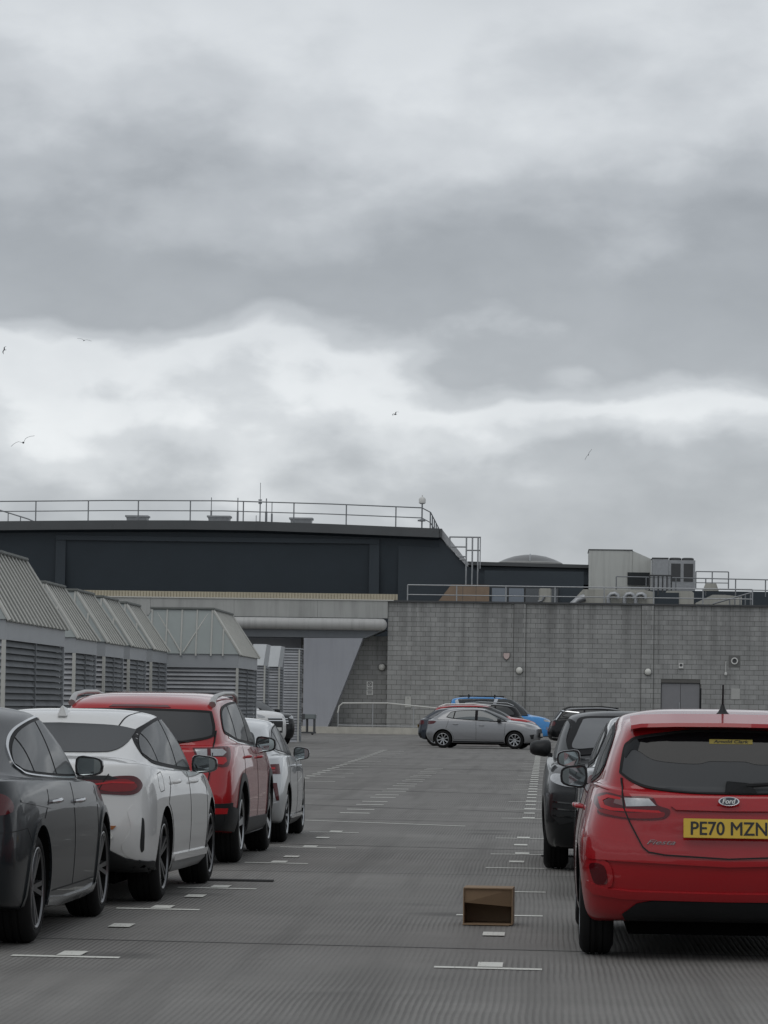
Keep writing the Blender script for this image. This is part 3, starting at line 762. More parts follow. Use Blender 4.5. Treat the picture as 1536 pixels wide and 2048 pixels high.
# recessed block bay behind the wedge
rw = thing('recessed_block_wall', 'recessed grey block wall between the leaning wedge panel and the long wall', 'wall', (0, 186.95, 0))
for r in range(20):
    z = r*BH; x = -12.6
    if r % 2: x -= BW/2
    while x < -8.31:
        wd = min(BW, -8.31 - x)
        if wd > .1:
            me = block_mesh(wd) if abs(wd - round(wd, 2)) < .01 else MB().box((.008, 0, .008), (wd - .008, .10, BH - .008)).mesh('block')
            if not me.materials: me.materials.append(M_BLOCK2)
            link('block', me, None, rw, loc=(x, random.uniform(-.006, .006), z))
        x += BW
MB().box((-12.9, .016, 0), (-8.3, .3, 5.1)).build('mortar_core', M_MORTAR, rw)
sg = thing('no_smoking_sign', 'two small white notices with a round prohibition symbol on the recessed wall', 'sign', (-9.24, 186.92, 2.35))
MB().box((-.17, -.02, -.06), (.17, 0, .36)).build('sign_board', M_SIGN, sg)
MB().box((-.17, -.02, -.36), (.17, 0, -.09)).build('sign_board', M_SIGN, sg)
MB().lathe([(-.0205, .115), (-.026, .115), (-.026, .085), (-.0205, .085)], 'y', 24, (0, 0, .22)).hexa([(-.09, -.026, .30), (-.07, -.026, .315), (-.07, -.021, .315), (-.09, -.021, .30), (.07, -.026, .125), (.09, -.026, .14), (.09, -.021, .14), (.07, -.021, .125)]).box((-.06, -.026, .205), (.06, -.021, .235)).build('symbol', M_SIGNK, sg)
pr = MB()
for zz, wd in ((.03, .24), (-.02, .20), (-.14, .24), (-.19, .26), (-.24, .20), (-.30, .24)): pr.box((-wd/2, -.025, zz - .012), (wd/2, -.021, zz + .012))
pr.build('print_lines', M_SIGNK, sg)
bulkhead(-8.62, 3.47, 'round grey light on the recessed wall beside the corner', 186.92)
# kerb and raised path
kb = tag(link('kerb', MB().box((-12.55, 180.4, 0), (-2.0, 181.0, .34)).box((-12.55, 181.0, 0), (-2.0, 185.9, .30)).mesh(), M_KERB), 'worn pale concrete kerb and raised path', kind='structure')
hr = thing('path_handrail', 'thin white handrail beside the raised path under the wedge panel', 'railing', (0, 182, .30))
MB().tube([(-10.62, 0, .75), (-10.55, 0, 1.1), (-10.38, 0, 1.25), (-8.08, 0, 1.28), (-5.4, 0, 1.05)], .035).build('top_rail', mat('white_rail', (.55, .55, .52), .5), hr, smooth=60)
for x, z in ((-10.6, .85), (-8.83, 1.26), (-6.73, 1.15), (-5.5, 1.05)): MB().tube([(x, 0, 0), (x, 0, z)], .028).build('post', M_GAL, hr, smooth=60)
MB().tube([(-10.6, 0, .12), (-5.4, 0, .10)], .022).build('lower_rail', M_GAL, hr, smooth=60)

# ------------------------------------------------------------------ dark roofed building behind
db = thing('dark_roofed_building', 'big dark blue clad building with overhanging eaves above the car park', 'building', (0, 0, 0))
# front face leans outward under a deep eaves board; the east end is raked
topL, topM, topR = 11.25, 11.50, 11.22
def col_top(x): return interp([(-36, 11.20), (-18, 11.50), (-5.9, 11.22)], x)
vs, fs = [], []
xs = [-36, -32, -28, -24, -20, -16, -12, -8, -5.95]
for x in xs:
    t = col_top(x)
    vs += [(x, 195.0, t - .50), (x, 195.5, t - .62), (x, 195.9, 7.40)]
n = 3
for i in range(len(xs) - 1):
    a, b_ = i*n, (i+1)*n
    fs += [(a, b_, b_+1, a+1), (a+1, b_+1, b_+2, a+2)]
fac = pyd(vs, fs); link('facade', fac, M_DARKF, db)
ev = MB()
for xa, xb in zip(xs, xs[1:]):
    ev.hexa([(xa, 194.9, col_top(xa) - .50), (xb - .004, 194.9, col_top(xb) - .50), (xb - .004, 225, col_top(xb) - .5), (xa, 225, col_top(xa) - .5),
             (xa, 194.9, col_top(xa)), (xb - .004, 194.9, col_top(xb)), (xb - .004, 225, col_top(xb)), (xa, 225, col_top(xa))])
ev.build('eaves_board', M_DARKE, db)
MB().prism([(-5.94, 10.72), (-4.42, 9.22), (-3.4, 8.7), (-3.4, 7.0), (-8.2, 7.0), (-8.2, 10.72)], 'y', 195.55, 196.0).build('raked_end', M_DARKF, db)
MB().hexa([(-5.95, 195.0, 10.74), (-5.80, 195.0, 10.74), (-5.80, 225, 10.74), (-5.95, 225, 10.74), (-5.93, 195.0, 11.22), (-5.80, 195.0, 11.22), (-5.80, 225, 11.22), (-5.93, 225, 11.22)]).build('gable_cap', M_DARKE, db)
MB().hexa([(-5.85, 195.4, 10.75), (-5.80, 195.4, 11.20), (-5.80, 196, 11.20), (-5.85, 196, 10.75), (-4.44, 195.4, 9.20), (-4.28, 195.4, 9.30), (-4.28, 196, 9.30), (-4.44, 196, 9.20)]).build('raked_trim', mat('pale_flashing', (.40, .41, .42), .5, var=.2), db)
for x in (-27.2, -9.8): MB().box((x, 195.46, 7.45), (x + .55, 195.62, 10.60)).build('pilaster', M_DARKF, db)
MB().box((-27.2, 195.40, 10.35), (-9.25, 195.6, 10.60)).build('cladding_band', M_DARKF, db)  # projecting band below the eaves, in the facade's own cladding
MB().box((-36, 195.7, 7.36), (-7.9, 196.2, 7.48)).build('bottom_flashing', M_DARKE, db)
MB().box((-36, 196.3, 0), (-6.3, 224, 10.6)).build('inner_wall', M_DARKF, db)
for px_, ww, lb in ((-23.2, 1.25, 'flared grey roof vent standing away from every aerial pole'), (-18.55, 1.28, 'flared grey roof vent standing between two dark aerial poles'), (-13.9, 1.27, 'flared grey roof vent between the low bent rail and the beacon lamp')):
    v = thing('roof_vent', lb, 'vent', (px_, 200, col_top(px_)), 0, 'flared grey vents on the dark roof')
    MB().hexa([(-ww*.42, -.5, 0), (ww*.42, -.5, 0), (ww*.42, .5, 0), (-ww*.42, .5, 0), (-ww*.47, -.55, .42), (ww*.47, -.55, .42), (ww*.47, .55, .42), (-ww*.47, .55, .42)]).build('base', M_GAL, v)
    MB().box((-ww*.52, -.6, .42), (ww*.52, .6, .52)).build('cap', mat('vent_cap', (.30, .31, .32), .6, var=.2), v)
    MB().lathe([(0, .36), (.10, .36), (.20, .25), (.24, 0)], 'z', 16, (ww*.70, .3, .0)).build('side_cowl', M_GAL, v, smooth=50)
# roof edge railing
M_RAIL = mat('rail_steel', (.22, .23, .24), .5, .4, var=.2, vscale=4)
rl = thing('roof_railing', 'thin two-rail steel railing along the edge of the dark roof', 'railing', (0, 196, 0))
pts = [(x, 0, col_top(x) + 1.16) for x in (-36, -30, -24, -18, -12, -6.95)]
MB().tube(pts + [(-6.95, 0, col_top(-6.95) + 1.16), (-6.6, 4, 12.38), (-6.7, 28, 12.38)], .032).build('top_rail', M_RAIL, rl, smooth=60)
MB().tube([(x, y_, z - .56) for x, y_, z in pts] + [(-6.6, 4, 11.8), (-6.7, 28, 11.8)], .028).build('mid_rail', M_RAIL, rl, smooth=60)
for x in (-34.2, -31.3, -28.43, -25.5, -22.71, -19.81, -16.86, -14.05, -11.14, -8.39, -6.95): MB().tube([(x, 0, col_top(x)), (x, 0, col_top(x) + 1.17)], .035).build('post', M_RAIL, rl, smooth=60)
for y_ in (4, 8, 12, 16, 20, 24, 28): MB().tube([(-6.6 - y_*.003, y_, 11.2), (-6.6 - y_*.003, y_, 12.38)], .04).build('post', M_RAIL, rl, smooth=60)
sr = thing('stair_handrail', 'short sloping steel handrail at the far end of the dark roof', 'railing', (-30, 197.5, 11.3))
MB().tube([(-1.4, 0, .98), (.9, 0, .30), (1.5, 0, .06)], .035).build('rail', M_RAIL, sr)
for x, z in ((-1.0, .86), (-.2, .62), (.5, .42), (1.1, .24)): MB().tube([(x, 0, 0), (x, 0, z)], .028).build('post', M_RAIL, sr)
def mast(x, y_, z0, z1, r, label, name='aerial_mast', extra=None):
    o = thing(name, label, 'antenna', (x, y_, z0)); h = z1 - z0
    MB().tube([(0, 0, 0), (0, 0, h*.62)], r).build('pole', M_RAIL, o); MB().tube([(0, 0, h*.62), (0, 0, h)], r*.45).build('whip', M_RAIL, o)
    if extra: extra(o)
mast(-19.5, 205, 11.4, 13.36, .05, 'short dark aerial pole between the two left roof vents')
mast(-17.96, 205, 11.4, 13.36, .06, 'thick dark aerial pole just right of a roof vent')
def ant(o):
    MB().box((-.10, -.05, 1.62), (.10, .05, 1.70)).box((-.10, -.05, 1.80), (.10, .05, 1.88)).tube([(-.22, 0, .55), (-.22, 0, .95)], .02).tube([(-.22, 0, .6), (0, 0, .6)], .015).build('dipole', M_RAIL, o)
mast(-16.66, 205, 11.4, 14.25, .035, 'tallest whip aerial with small crossbars on the dark roof', extra=ant)
mast(-16.38, 206, 11.4, 13.40, .07, 'stout dark pole beside the tallest whip aerial')
mast(-16.05, 206, 11.4, 13.20, .055, 'shorter dark pole beside the stout pole')
hp = thing('roof_hatch_rail', 'low dark bent rail on the dark roof between aerials and vent', 'railing', (-15.0, 205, 11.45)); MB().tube([(-.5, 0, 0), (-.5, 0, .28), (.5, 0, .28), (.5, 0, 0)], .05).build('rail', M_RAIL, hp)
bn = thing('beacon_lamp', 'white domed beacon lamp on a post at the corner of the dark roof', 'lamp', (-6.93, 195.7, 11.2))
MB().tube([(0, 0, 0), (0, 0, 1.45)], .04).build('post', M_RAIL, bn); MB().lathe([(1.40, .10), (1.45, .19), (1.68, .19), (1.76, .12), (1.80, .03), (1.90, .02)], 'z', 16).build('lamp_head', M_WBOX, bn, smooth=50)
MB().lathe([(.42, .0), (.44, .22), (.52, .22), (.56, .05)], 'z', 16, (-.02, -.05, .0)).build('bracket', M_RAIL, bn)

# lower rear wing of the dark building
lw_ = thing('lower_dark_wing', 'lower dark wing with long eaves and windows behind the block wall', 'building', (0, 0, 0))
MB().prism([(-4.6, 9.95), (4.50, 9.85), (3.65, 8.92), (-4.6, 8.92)], 'y', 214.5, 216).build('facade', M_DARKF, lw_)
MB().prism([(-4.8, 10.22), (4.58, 10.08), (4.52, 9.88), (-4.8, 10.0)], 'y', 214.2, 235).build('eaves_board', M_DARKE, lw_)
MB().box((-8, 216.2, 0), (3.7, 234, 9.85)).build('rear_wall', M_DARKF, lw_)
MB().box((-8, 191.5, 0), (15.5, 213, 6.6)).build('flat_roof', mat('roof_felt', (.10, .10, .10), .9, var=.3), lw_)
for i in range(4):
    a = -3.02 + i*.92
    f = MB().box((a, 193.6, 6.62), (a + .90, 193.7, 7.98)).build('window', M_CAP, lw_)
    MB().box((a + .04, 193.58, 6.66), (a + .86, 193.595, 7.94)).build('pane', mat('blue_glass' if i < 2 else 'dim_glass', (.17, .20, .24) if i < 2 else (.07, .08, .09), .12, coat=.6), f)
MB().box((-3.4, 193.72, 6.6), (2.0, 194.2, 8.9)).build('window_wall', M_DARKF, lw_)
br_ = thing('timber_boarding', 'brown timber boarding panel with a slanted side above the block wall', 'boarding', (0, 188, 6.62))
for i, (a, b_) in enumerate(((-5.05, -4.45), (-4.43, -3.75), (-3.73, -3.04))):
    MB().prism([(a - (.98 if i == 0 else .0), 0), (b_ - .0, 0), (b_, 1.29), (a, 1.29)], 'y', 0, .06).build('board', mat('weathered_board', (.26, .19, .135), .8, var=.25, vscale=2), br_)
ca = thing('access_ladder_cage', 'pale steel ladder guard frame standing above the timber boarding', 'railing', (0, 194, 6.6))
for x, z0, z1 in ((-4.42, 0, 4.12), (-4.09, 0, 4.12), (-3.78, 0, 4.12), (-3.66, 2.4, 4.12), (-5.33, 3.55, 4.12)): MB().tube([(x, 0, z0), (x, 0, z1)], .045 if x != -3.66 else .03, 6).build('upright', M_GAL, ca)
for xa, xb, z in ((-5.35, -3.63, 4.12), (-5.26, -4.4, 3.58), (-4.42, -3.65, 3.40), (-4.78, -4.4, 2.88), (-4.78, -4.42, 3.05)): MB().tube([(xa, 0, z), (xb, 0, z)], .04, 6).build('rail', M_GAL, ca)
dm = thing('dome_skylight', 'low dark glazed dome skylight on a pale kerb on the lower wing', 'skylight', (-1.06, 221, 10.15))
MB().lathe([(0, 2.02), (.30, 2.02), (.34, 1.95)], 'z', 32).build('upstand', mat('skylight_kerb', (.30, .30, .29), .6, var=.2), dm, smooth=30)
MB().lathe([(.34, 1.95), (.52, 1.55), (.70, 1.0), (.80, .4), (.82, 0)], 'z', 32).build('dome', mat('dome_glazing', (.10, .10, .10), .3, var=.2), dm, smooth=60)
MB().tube([(0, -1.98, .34), (0, -1.58, .54), (0, -1.02, .72), (0, -.4, .82), (0, 0, .85)], .035, 6).build('glazing_bar', M_GAL, dm)
wd_ = thing('white_plant_housing', 'tall stained white plant housing with a sloping side on the roof', 'housing', (0, 212, 7.0))
M_WPL = streaky('stained_white_metal', (.54, .55, .52), .6, .5, 2.0)
MB().box((2.50, 0, 0), (5.06, 5, 3.90)).build('main_box', M_WPL, wd_)
MB().prism([(5.07, 3.90), (6.20, 3.42), (6.20, 0), (5.07, 0)], 'y', .05, 5).build('sloping_side', M_WPL, wd_)
MB().box((4.80, -.12, 1.85), (6.12, -.0, 2.60)).build('louvre_opening', mat('dark_opening', (.02, .024, .026), .7), wd_)
MB().box((2.46, -.04, 3.91), (5.10, 5.04, 3.96)).build('roof_edge', M_CAP, wd_)
ac = thing('rooftop_chiller', 'grey rooftop chiller with two dark coil grilles and two fans on top', 'machine', (0, 210, 7.0))
MB().box((6.22, 0, 0), (7.17, 2.2, 3.34)).build('plain_cabinet', M_GAL, ac); MB().box((7.18, -.02, 0), (8.74, 2.2, 3.28)).build('coil_cabinet', M_GAL, ac)
for a in (7.32, 8.06):
    g = MB().box((a, -.05, 2.02), (a + .55, -.021, 3.08)).build('coil_grille', M_CAP, ac)
    MB().lathe([(3.285, .36), (3.42, .36), (3.46, .28), (3.42, .25), (3.35, 0)], 'z', 20, (a + .27, .9, 0)).build('fan', M_CAP, ac, smooth=40)
MB().box((6.20, -.03, 3.35), (7.17, 2.2, 3.42)).build('lid', M_CAP, ac)
# rails around the plant
def railing(name, label, x0, x1, y_, z0, z1, h, npost, mids=1, r=.032):
    o = thing(name, label, 'railing', (0, y_, 0))
    MB().tube([(x0, 0, z0 + h), (x1, 0, z1 + h)], r).build('top_rail', M_RAIL if name == 'plant_railing' else M_GAL, o, smooth=60)
    for k in range(mids):
        f = (k + .5)/mids if mids > 1 else .42
        MB().tube([(x0, 0, z0 + h*f*.9), (x1, 0, z1 + h*f*.9)], r*.85).build('mid_rail', M_RAIL if name == 'plant_railing' else M_GAL, o, smooth=60)
    for i in range(npost):
        t = i/(npost - 1); x = x0 + (x1 - x0)*t; z = z0 + (z1 - z0)*t
        MB().tube([(x, 0, z), (x, 0, z + h)], r*1.1).build('post', M_RAIL if name == 'plant_railing' else M_GAL, o, smooth=60)
    return o
railing('wall_top_railing', 'two-rail galvanised railing along the top of the block wall', -7.3, 10.75, 186.3, 6.98, 6.98, .82, 8)
sl_ = thing('sloping_rail_end', 'short sloped rail with close balusters ending the wall top railing', 'railing', (9.3, 186.9, 6.98))
MB().tube([(-.6, 0, .05), (1.45, 0, .68)], .04).build('rail', M_RAIL, sl_)
for i in range(5): MB().tube([(.3 + i*.27, 0, 0), (.3 + i*.27, 0, .35 + i*.08)], .035).build('baluster', M_RAIL, sl_)
railing('plant_railing', 'thin steel railing across the roof in front of the plant housings', 4.0, 16.0, 205, 8.1, 8.0, .98, 8)
railing('plant_railing', 'higher steel railing right of the rooftop chiller', 8.7, 10.6, 208, 8.5, 8.5, 1.05, 3)
MB_ = thing('rooftop_plinth', 'dark blue parapet band behind the wall top at the right', 'parapet', (0, 206, 6.6)); MB().box((3.6, 0, 0), (16, 1, 1.75)).build('band', M_DARKF, MB_)
cg = thing('balustrade_gate', 'dark close-barred gate on the roof between housing and chiller', 'gate', (6.3, 204.5, 8.0))
for i in range(6): MB().tube([(-.4 + i*.25, 0, 0), (-.4 + i*.25, 0, 1.15)], .045, 6).build('bar', M_CAP, cg)
MB().tube([(-.42, 0, 1.15), (.9, 0, 1.15)], .05, 6).build('top_bar', M_CAP, cg)
M_HOUS = streaky('cream_metal', (.40, .395, .355), .65, .6, 2.0)
def housing(x0, x1, h, label, slope=.3):
    o = thing('duct_housing', label, 'housing', (x0, 190, 6.62)); L_ = x1 - x0
    MB().prism([(0, 0), (L_, 0), (L_, h*.92), (L_ - slope, h), (slope, h), (0, h*.55)], 'y', 0, 2).build('casing', M_HOUS, o)
    return o
h1 = housing(1.45, 5.75, 1.20, 'long cream duct housing with curved exhaust elbows above the wall', .5)
for x in (1.7, 3.15, 2.55):
    MB().tube([(x + .15, -.25, .45), (x + .15, -.25, .80), (x + .28, -.25, .95), (x + .48, -.25, .98), (x + .62, -.25, .90), (x + .66, -.25, .72)], .12, 10).build('exhaust_elbow', M_GAL, h1, smooth=60)
MB().tube([(-.1, -.3, .30), (.25, -.3, .62), (.6, -.3, .75)], .20, 10).build('exhaust_elbow', M_GAL, h1, smooth=60)
h2 = housing(6.3, 7.85, 1.18, 'squarer cream duct housing with a dark louvre on the roof', .12)
MB().box((-.3, -.05, .1), (.75, -.005, 1.08)).build('louvre', M_DARKF, h2)
housing(7.95, 10.4, 1.0, 'low cream tapering duct housing at the right of the roof', .9)
bu = thing('roof_unit', 'small pale box unit by the railing right of the chiller', 'fitting', (9.4, 204, 8.3)); MB().hexa([(-.45, 0, 0), (.45, 0, 0), (.45, .7, 0), (-.45, .7, 0), (-.3, 0, .42), (.3, 0, .42), (.3, .7, .42), (-.3, .7, .42)]).build('case', M_HOUS, bu)
wp = thing('white_roof_post', 'stubby cream post with an elbow pipe by the wall top railing', 'post', (.0, 190, 6.62)); MB().box((-.42, 0, 0), (.25, .5, 1.22)).build('case', M_HOUS, wp, bevel=.05); MB().tube([(-.45, -.06, .5), (-.25, -.06, .55), (-.1, -.06, .8)], .06).build('pipe', M_RAIL, wp)

# ------------------------------------------------------------------ louvred vent houses on the left
def corrugated_mat():
    m = mat('aged_translucent_sheet', (.16, .165, .15), .5, var=.22, vscale=1.6, rvar=.12); return m
M_SHEET = corrugated_mat()
M_GLZ = mat('old_glazing', (.30, .33, .32), .22, var=.15, vscale=1.2, coat=.3)
M_LOUV = mat('louvre_shaded_side', (.235, .245, .255), .5, var=.12, vscale=2.5, rvar=.1)  # side slats: shade of the side faces put into a darker colour
M_LOUVF = mat('louvre_lit_front', (.34, .35, .37), .5, var=.12, vscale=2.5)  # same slats on the front faces, coloured lighter as if catching more daylight
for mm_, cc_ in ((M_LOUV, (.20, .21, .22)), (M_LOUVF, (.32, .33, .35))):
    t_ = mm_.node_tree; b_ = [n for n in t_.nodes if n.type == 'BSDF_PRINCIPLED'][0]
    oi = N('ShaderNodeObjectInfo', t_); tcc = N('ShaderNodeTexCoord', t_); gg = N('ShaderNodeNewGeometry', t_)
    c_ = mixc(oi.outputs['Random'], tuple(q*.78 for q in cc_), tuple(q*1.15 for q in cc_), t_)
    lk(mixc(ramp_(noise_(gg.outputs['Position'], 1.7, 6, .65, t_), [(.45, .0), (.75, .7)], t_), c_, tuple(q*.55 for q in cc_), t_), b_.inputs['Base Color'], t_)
M_FASC = mat('grey_metal_fascia', (.33, .345, .36), .45, var=.10, vscale=1.5)
M_BAR = mat('glazing_bar', (.46, .46, .43), .5, var=.15, vscale=5)
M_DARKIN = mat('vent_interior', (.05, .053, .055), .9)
def vent_house(label, x0, x1, y0, y1, zf, ze, zr, ins=.67, front_slope=.5, braces=False, mullions=4):
    o = thing('louvre_vent_house', label, 'vent house', (x1, y0, 0), 0, 'louvred vent houses along the left of the deck')
    W_, D = x1 - x0, y1 - y0           # local: x from -W_ to 0, y from 0 to D
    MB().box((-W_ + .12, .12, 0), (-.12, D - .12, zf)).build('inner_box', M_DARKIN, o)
    # fascia boards
    MB().box((-W_, 0, zf), (0, .03, ze)).build('fascia', M_FASC, o); MB().box((-.03, .031, zf), (0, D, ze)).build('fascia', M_FASC, o)
    MB().box((-W_, D - .03, zf), (-.031, D, ze)).box((-W_, .031, zf), (-W_ + .03, D - .031, ze)).build('fascia', M_FASC, o)
    # slats
    n = int((zf - .06)/.10)
    smf = MB().hexa([(-W_ + .06, -.005, 0), (-.06, -.005, 0), (-.06, .012, 0), (-W_ + .06, .012, 0), (-W_ + .06, .055, .098), (-.06, .055, .098), (-.06, .072, .098), (-W_ + .06, .072, .098)]).mesh('slat'); smf.materials.append(M_LOUVF)
    sms = MB().hexa([(-.012, .06, 0), (.005, .06, 0), (.005, D - .06, 0), (-.012, D - .06, 0), (-.072, .06, .098), (-.055, .06, .098), (-.055, D - .06, .098), (-.072, D - .06, .098)]).mesh('slat'); sms.materials.append(M_LOUV)
    for i in range(n):
        z = zf - .10*(i + 1)
        link('louvre_slat', smf, None, o, loc=(0, .02, z)); link('louvre_slat', sms, None, o, loc=(-.02, 0, z))
    for x in (-W_ + .03, -.03): MB().box((x - .03, .0, 0), (x + .03, .06, zf - .002)).build('corner_post', M_BAR if x > -.1 else M_FASC, o)
    MB().box((-.06, D - .06, 0), (0.0, D, zf - .002)).build('corner_post', M_FASC, o)
    for q in (.5,): MB().box((-.028, D*q - .02, 0), (-.004, D*q + .02, zf - .003)).build('louvre_stile', M_LOUV, o)
    # roof: corrugated right slope
    xr = -ins; cor = []; fs = []; nn = max(24, int(D/.025)); fi = front_slope
    for j in range(nn + 1):
        t = j/nn; ph = .006*math.sin(t*D/.21*2*math.pi)
        yb = -.03 + (D + .06)*t; yt_ = fi*.5 + (D - fi)*t
        cor += [(.05 + ph*.6, yb, ze - .03 + ph), (xr + ph*.6, yt_, zr + ph)]
    for j in range(nn): fs.append((2*j, 2*j + 2, 2*j + 3, 2*j + 1))
    me = pyd(cor, fs); sh = link('roof_sheet', me, M_SHEET, o); me.shade_smooth()
    nr = int(D/.42)
    for j in range(1, nr):
        t = j/nr; yb = D*t; yt_ = fi*.5 + (D - fi)*t
        MB().tube([(.058, yb, ze - .03), (xr + .008, yt_, zr + .004)], .024, 6).build('roof_rib', M_BAR, o)
    for yb, yt_ in ((-.04, fi*.5 - .01), (D + .04, D - fi*.5 + .01)):
        MB().tube([(.06, yb, ze - .02), (xr, yt_, zr + .02)], .035, 6).build('hip_bar', M_BAR, o)
    # left slope and back
    MB().add([(-W_ - .05, -.03, ze - .03), (-W_ - .05, D + .03, ze - .03), (-W_ - xr, D - fi*.5, zr), (-W_ - xr, fi*.5, zr)], [(0, 1, 2, 3)]).build('roof_sheet', M_SHEET, o)
    MB().add([(-W_ - .05, D + .03, ze - .03), (.05, D + .03, ze - .03), (xr, D - fi*.5, zr), (-W_ - xr, D - fi*.5, zr)], [(0, 1, 2, 3)]).build('roof_sheet', M_GLZ, o)
    # glazed front slope, pane by pane
    L0, L1, T0, T1 = -W_ - .02, .02, -W_ - xr, xr
    k = mullions
    for i in range(k):
        a0, a1 = T0 + (T1 - T0)*i/k, T0 + (T1 - T0)*(i + 1)/k
        b0 = a0 if i > 0 else L0; b1 = a1 if i < k - 1 else L1
        MB().hexa([(b0 + .012, -.03, ze), (b1 - .012, -.03, ze), (b1 - .012, .0, ze), (b0 + .012, .0, ze), (a0 + .012, fi*.5 - .03, zr), (a1 - .012, fi*.5 - .03, zr), (a1 - .012, fi*.5, zr), (a0 + .012, fi*.5, zr)]).build('glass_pane', M_GLZ, o)
    for i in range(k + 1):
        a = T0 + (T1 - T0)*i/k
        MB().tube([(a, -.05, ze - .05), (a, fi*.5 - .04, zr)], .022, 6).build('glazing_bar', M_BAR, o)
    # short bars up to the hips
    for a, f in ((T1 + (L1 - T1)*.42, .56), (T0 + (L0 - T0)*.42, .56)):
        MB().tube([(a, -.05, ze - .05), (a, -.04 + (fi*.5)*f, ze + (zr - ze)*f)], .022, 6).build('glazing_bar', M_BAR, o)
    if braces:
        for q in ((-W_*.50, T0 + .12), (-W_*.50 + .06, T1 - .1)):
            MB().tube([(q[0], -.035, ze + .04), (q[1], fi*.5 - .03, zr - .08)], .020, 6).build('brace', M_BAR, o)
    MB().box((T0 - .06, fi*.5 - .08, zr), (xr + .06, D - fi*.5 + .06, zr + .055)).build('ridge_cap', mat('ridge_metal', (.16, .17, .16), .6, var=.3, vscale=3), o, bevel=.015)
    return o
vent_house('largest and nearest louvred vent house with a ribbed sheet roof', -11.4, -8.15, 53.3, 59.9, 2.36, 2.67, 3.80)
for i, y_ in enumerate((67.7, 72.3, 76.6, 81.0)):
    vent_house(['louvred vent house next beyond the largest one', 'second of four small louvred vent houses beyond the largest', 'third of four small louvred vent houses beyond the largest', 'last small louvred vent house before the wide glazed one'][i], -12.0, -9.0, y_, y_ + 3.2, 2.37, 2.67, 3.70)
vent_house('wide louvred vent house with a glazed front slope and white braces', -10.2, -7.40, 85.4, 91.0, 2.30, 2.63, 3.70, braces=True)
def louvre_tower(label, x0, x1, y0, d, h, cap):
    o = thing('louvre_tower', label, 'vent', (x0, y0, 0), 0, 'narrow louvred towers beside the canopy'); wd = x1 - x0
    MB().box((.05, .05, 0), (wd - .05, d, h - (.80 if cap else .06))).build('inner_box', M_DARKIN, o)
    n = int((h - (.78 if cap else .05))/.105)
    sm = MB().hexa([(.03, 0, 0), (wd - .03, 0, 0), (wd - .03, .012, 0), (.03, .012, 0), (.03, .04, .09), (wd - .03, .04, .09), (wd - .03, .052, .09), (.03, .052, .09)]).mesh('slat'); sm.materials.append(M_LOUVF)
    ss = MB().hexa([(wd - .02, .04, 0), (wd, .04, 0), (wd, d, 0), (wd - .02, d, 0), (wd - .06, .04, .09), (wd - .04, .04, .09), (wd - .04, d, .09), (wd - .06, d, .09)]).mesh('slat'); ss.materials.append(M_LOUV)
    top = h - (.78 if cap else .05)
    for i in range(n): link('louvre_slat', sm, None, o, loc=(0, 0, top - .105*(i + 1))); link('louvre_slat', ss, None, o, loc=(0, 0, top - .105*(i + 1)))
    if cap: MB().hexa([(-.02, -.06, top), (wd*.86, -.06, top), (wd*.86, d, top), (-.02, d, top), (-.02, .25, h), (wd + .02, .25, h), (wd + .02, d, h), (-.02, d, h)]).build('sloped_cap', mat('cap_light', (.50, .52, .53), .5, var=.12), o)
    else: MB().box((-.02, -.03, h - .05), (wd + .02, d, h)).build('cap', M_FASC, o)
    MB().box((wd - .05, -.02, 0), (wd + .01, .03, top)).build('corner_post', M_BAR, o)
louvre_tower('narrow louvred tower with a pale sloped cap beside the wide vent house', -10.65, -10.20, 129, 2.2, 3.62, True)
louvre_tower('middle narrow louvred tower with a pale sloped cap', -10.38, -9.93, 132.5, 2.2, 3.62, True)
louvre_tower('flat-topped louvred tower next to the leaning wedge panel', -10.15, -9.50, 137, 1.8, 3.62, False)

# ------------------------------------------------------------------ cardboard box
M_CARD = mat('cardboard', (.24, .165, .10), .85, var=.15, vscale=9)
M_CARDI = mat('cardboard_inside', (.24, .165, .105), .9, var=.2, vscale=7)
bx = thing('cardboard_box', 'open brown cardboard box lying on its side on the deck', 'box', (-.365, 23.72, .0045), R(-2))
t_ = .007; w_, h_, d_ = .165, .245, .30
MB().box((-w_, 0, 0), (w_, d_, t_)).build('bottom_side', M_CARD, bx); MB().box((-w_ + .002, 0, h_ - t_), (w_ - .002, d_, h_)).build('top_side', M_CARD, bx)
MB().box((-w_, .001, t_), (-w_ + t_, d_, h_ - t_)).build('left_side', M_CARD, bx); MB().box((w_ - t_, .001, t_), (w_, d_, h_ - t_)).build('right_side', M_CARD, bx)
MB().box((-w_ + t_, d_ - t_, t_), (w_ - t_, d_ - .001, h_ - t_)).build('back_side', M_CARDI, bx)
MB().hexa([(-w_ + .008, .02, h_ - .10), (w_ - .008, .05, h_ - .125), (w_ - .008, .055, h_ - .125), (-w_ + .008, .025, h_ - .10), (-w_ + .008, .012, h_ - .008), (w_ - .008, .012, h_ - .008), (w_ - .008, .018, h_ - .008), (-w_ + .008, .018, h_ - .008)]).build('inner_flap', M_CARD, bx)
MB().hexa([(-w_, -.05, .001), (w_ - .02, -.035, .001), (w_, 0, .001), (-w_, 0, .001), (-w_, -.05, .006), (w_ - .02, -.035, .006), (w_, 0, .007), (-w_, 0, .007)]).build('lower_flap', M_CARD, bx)

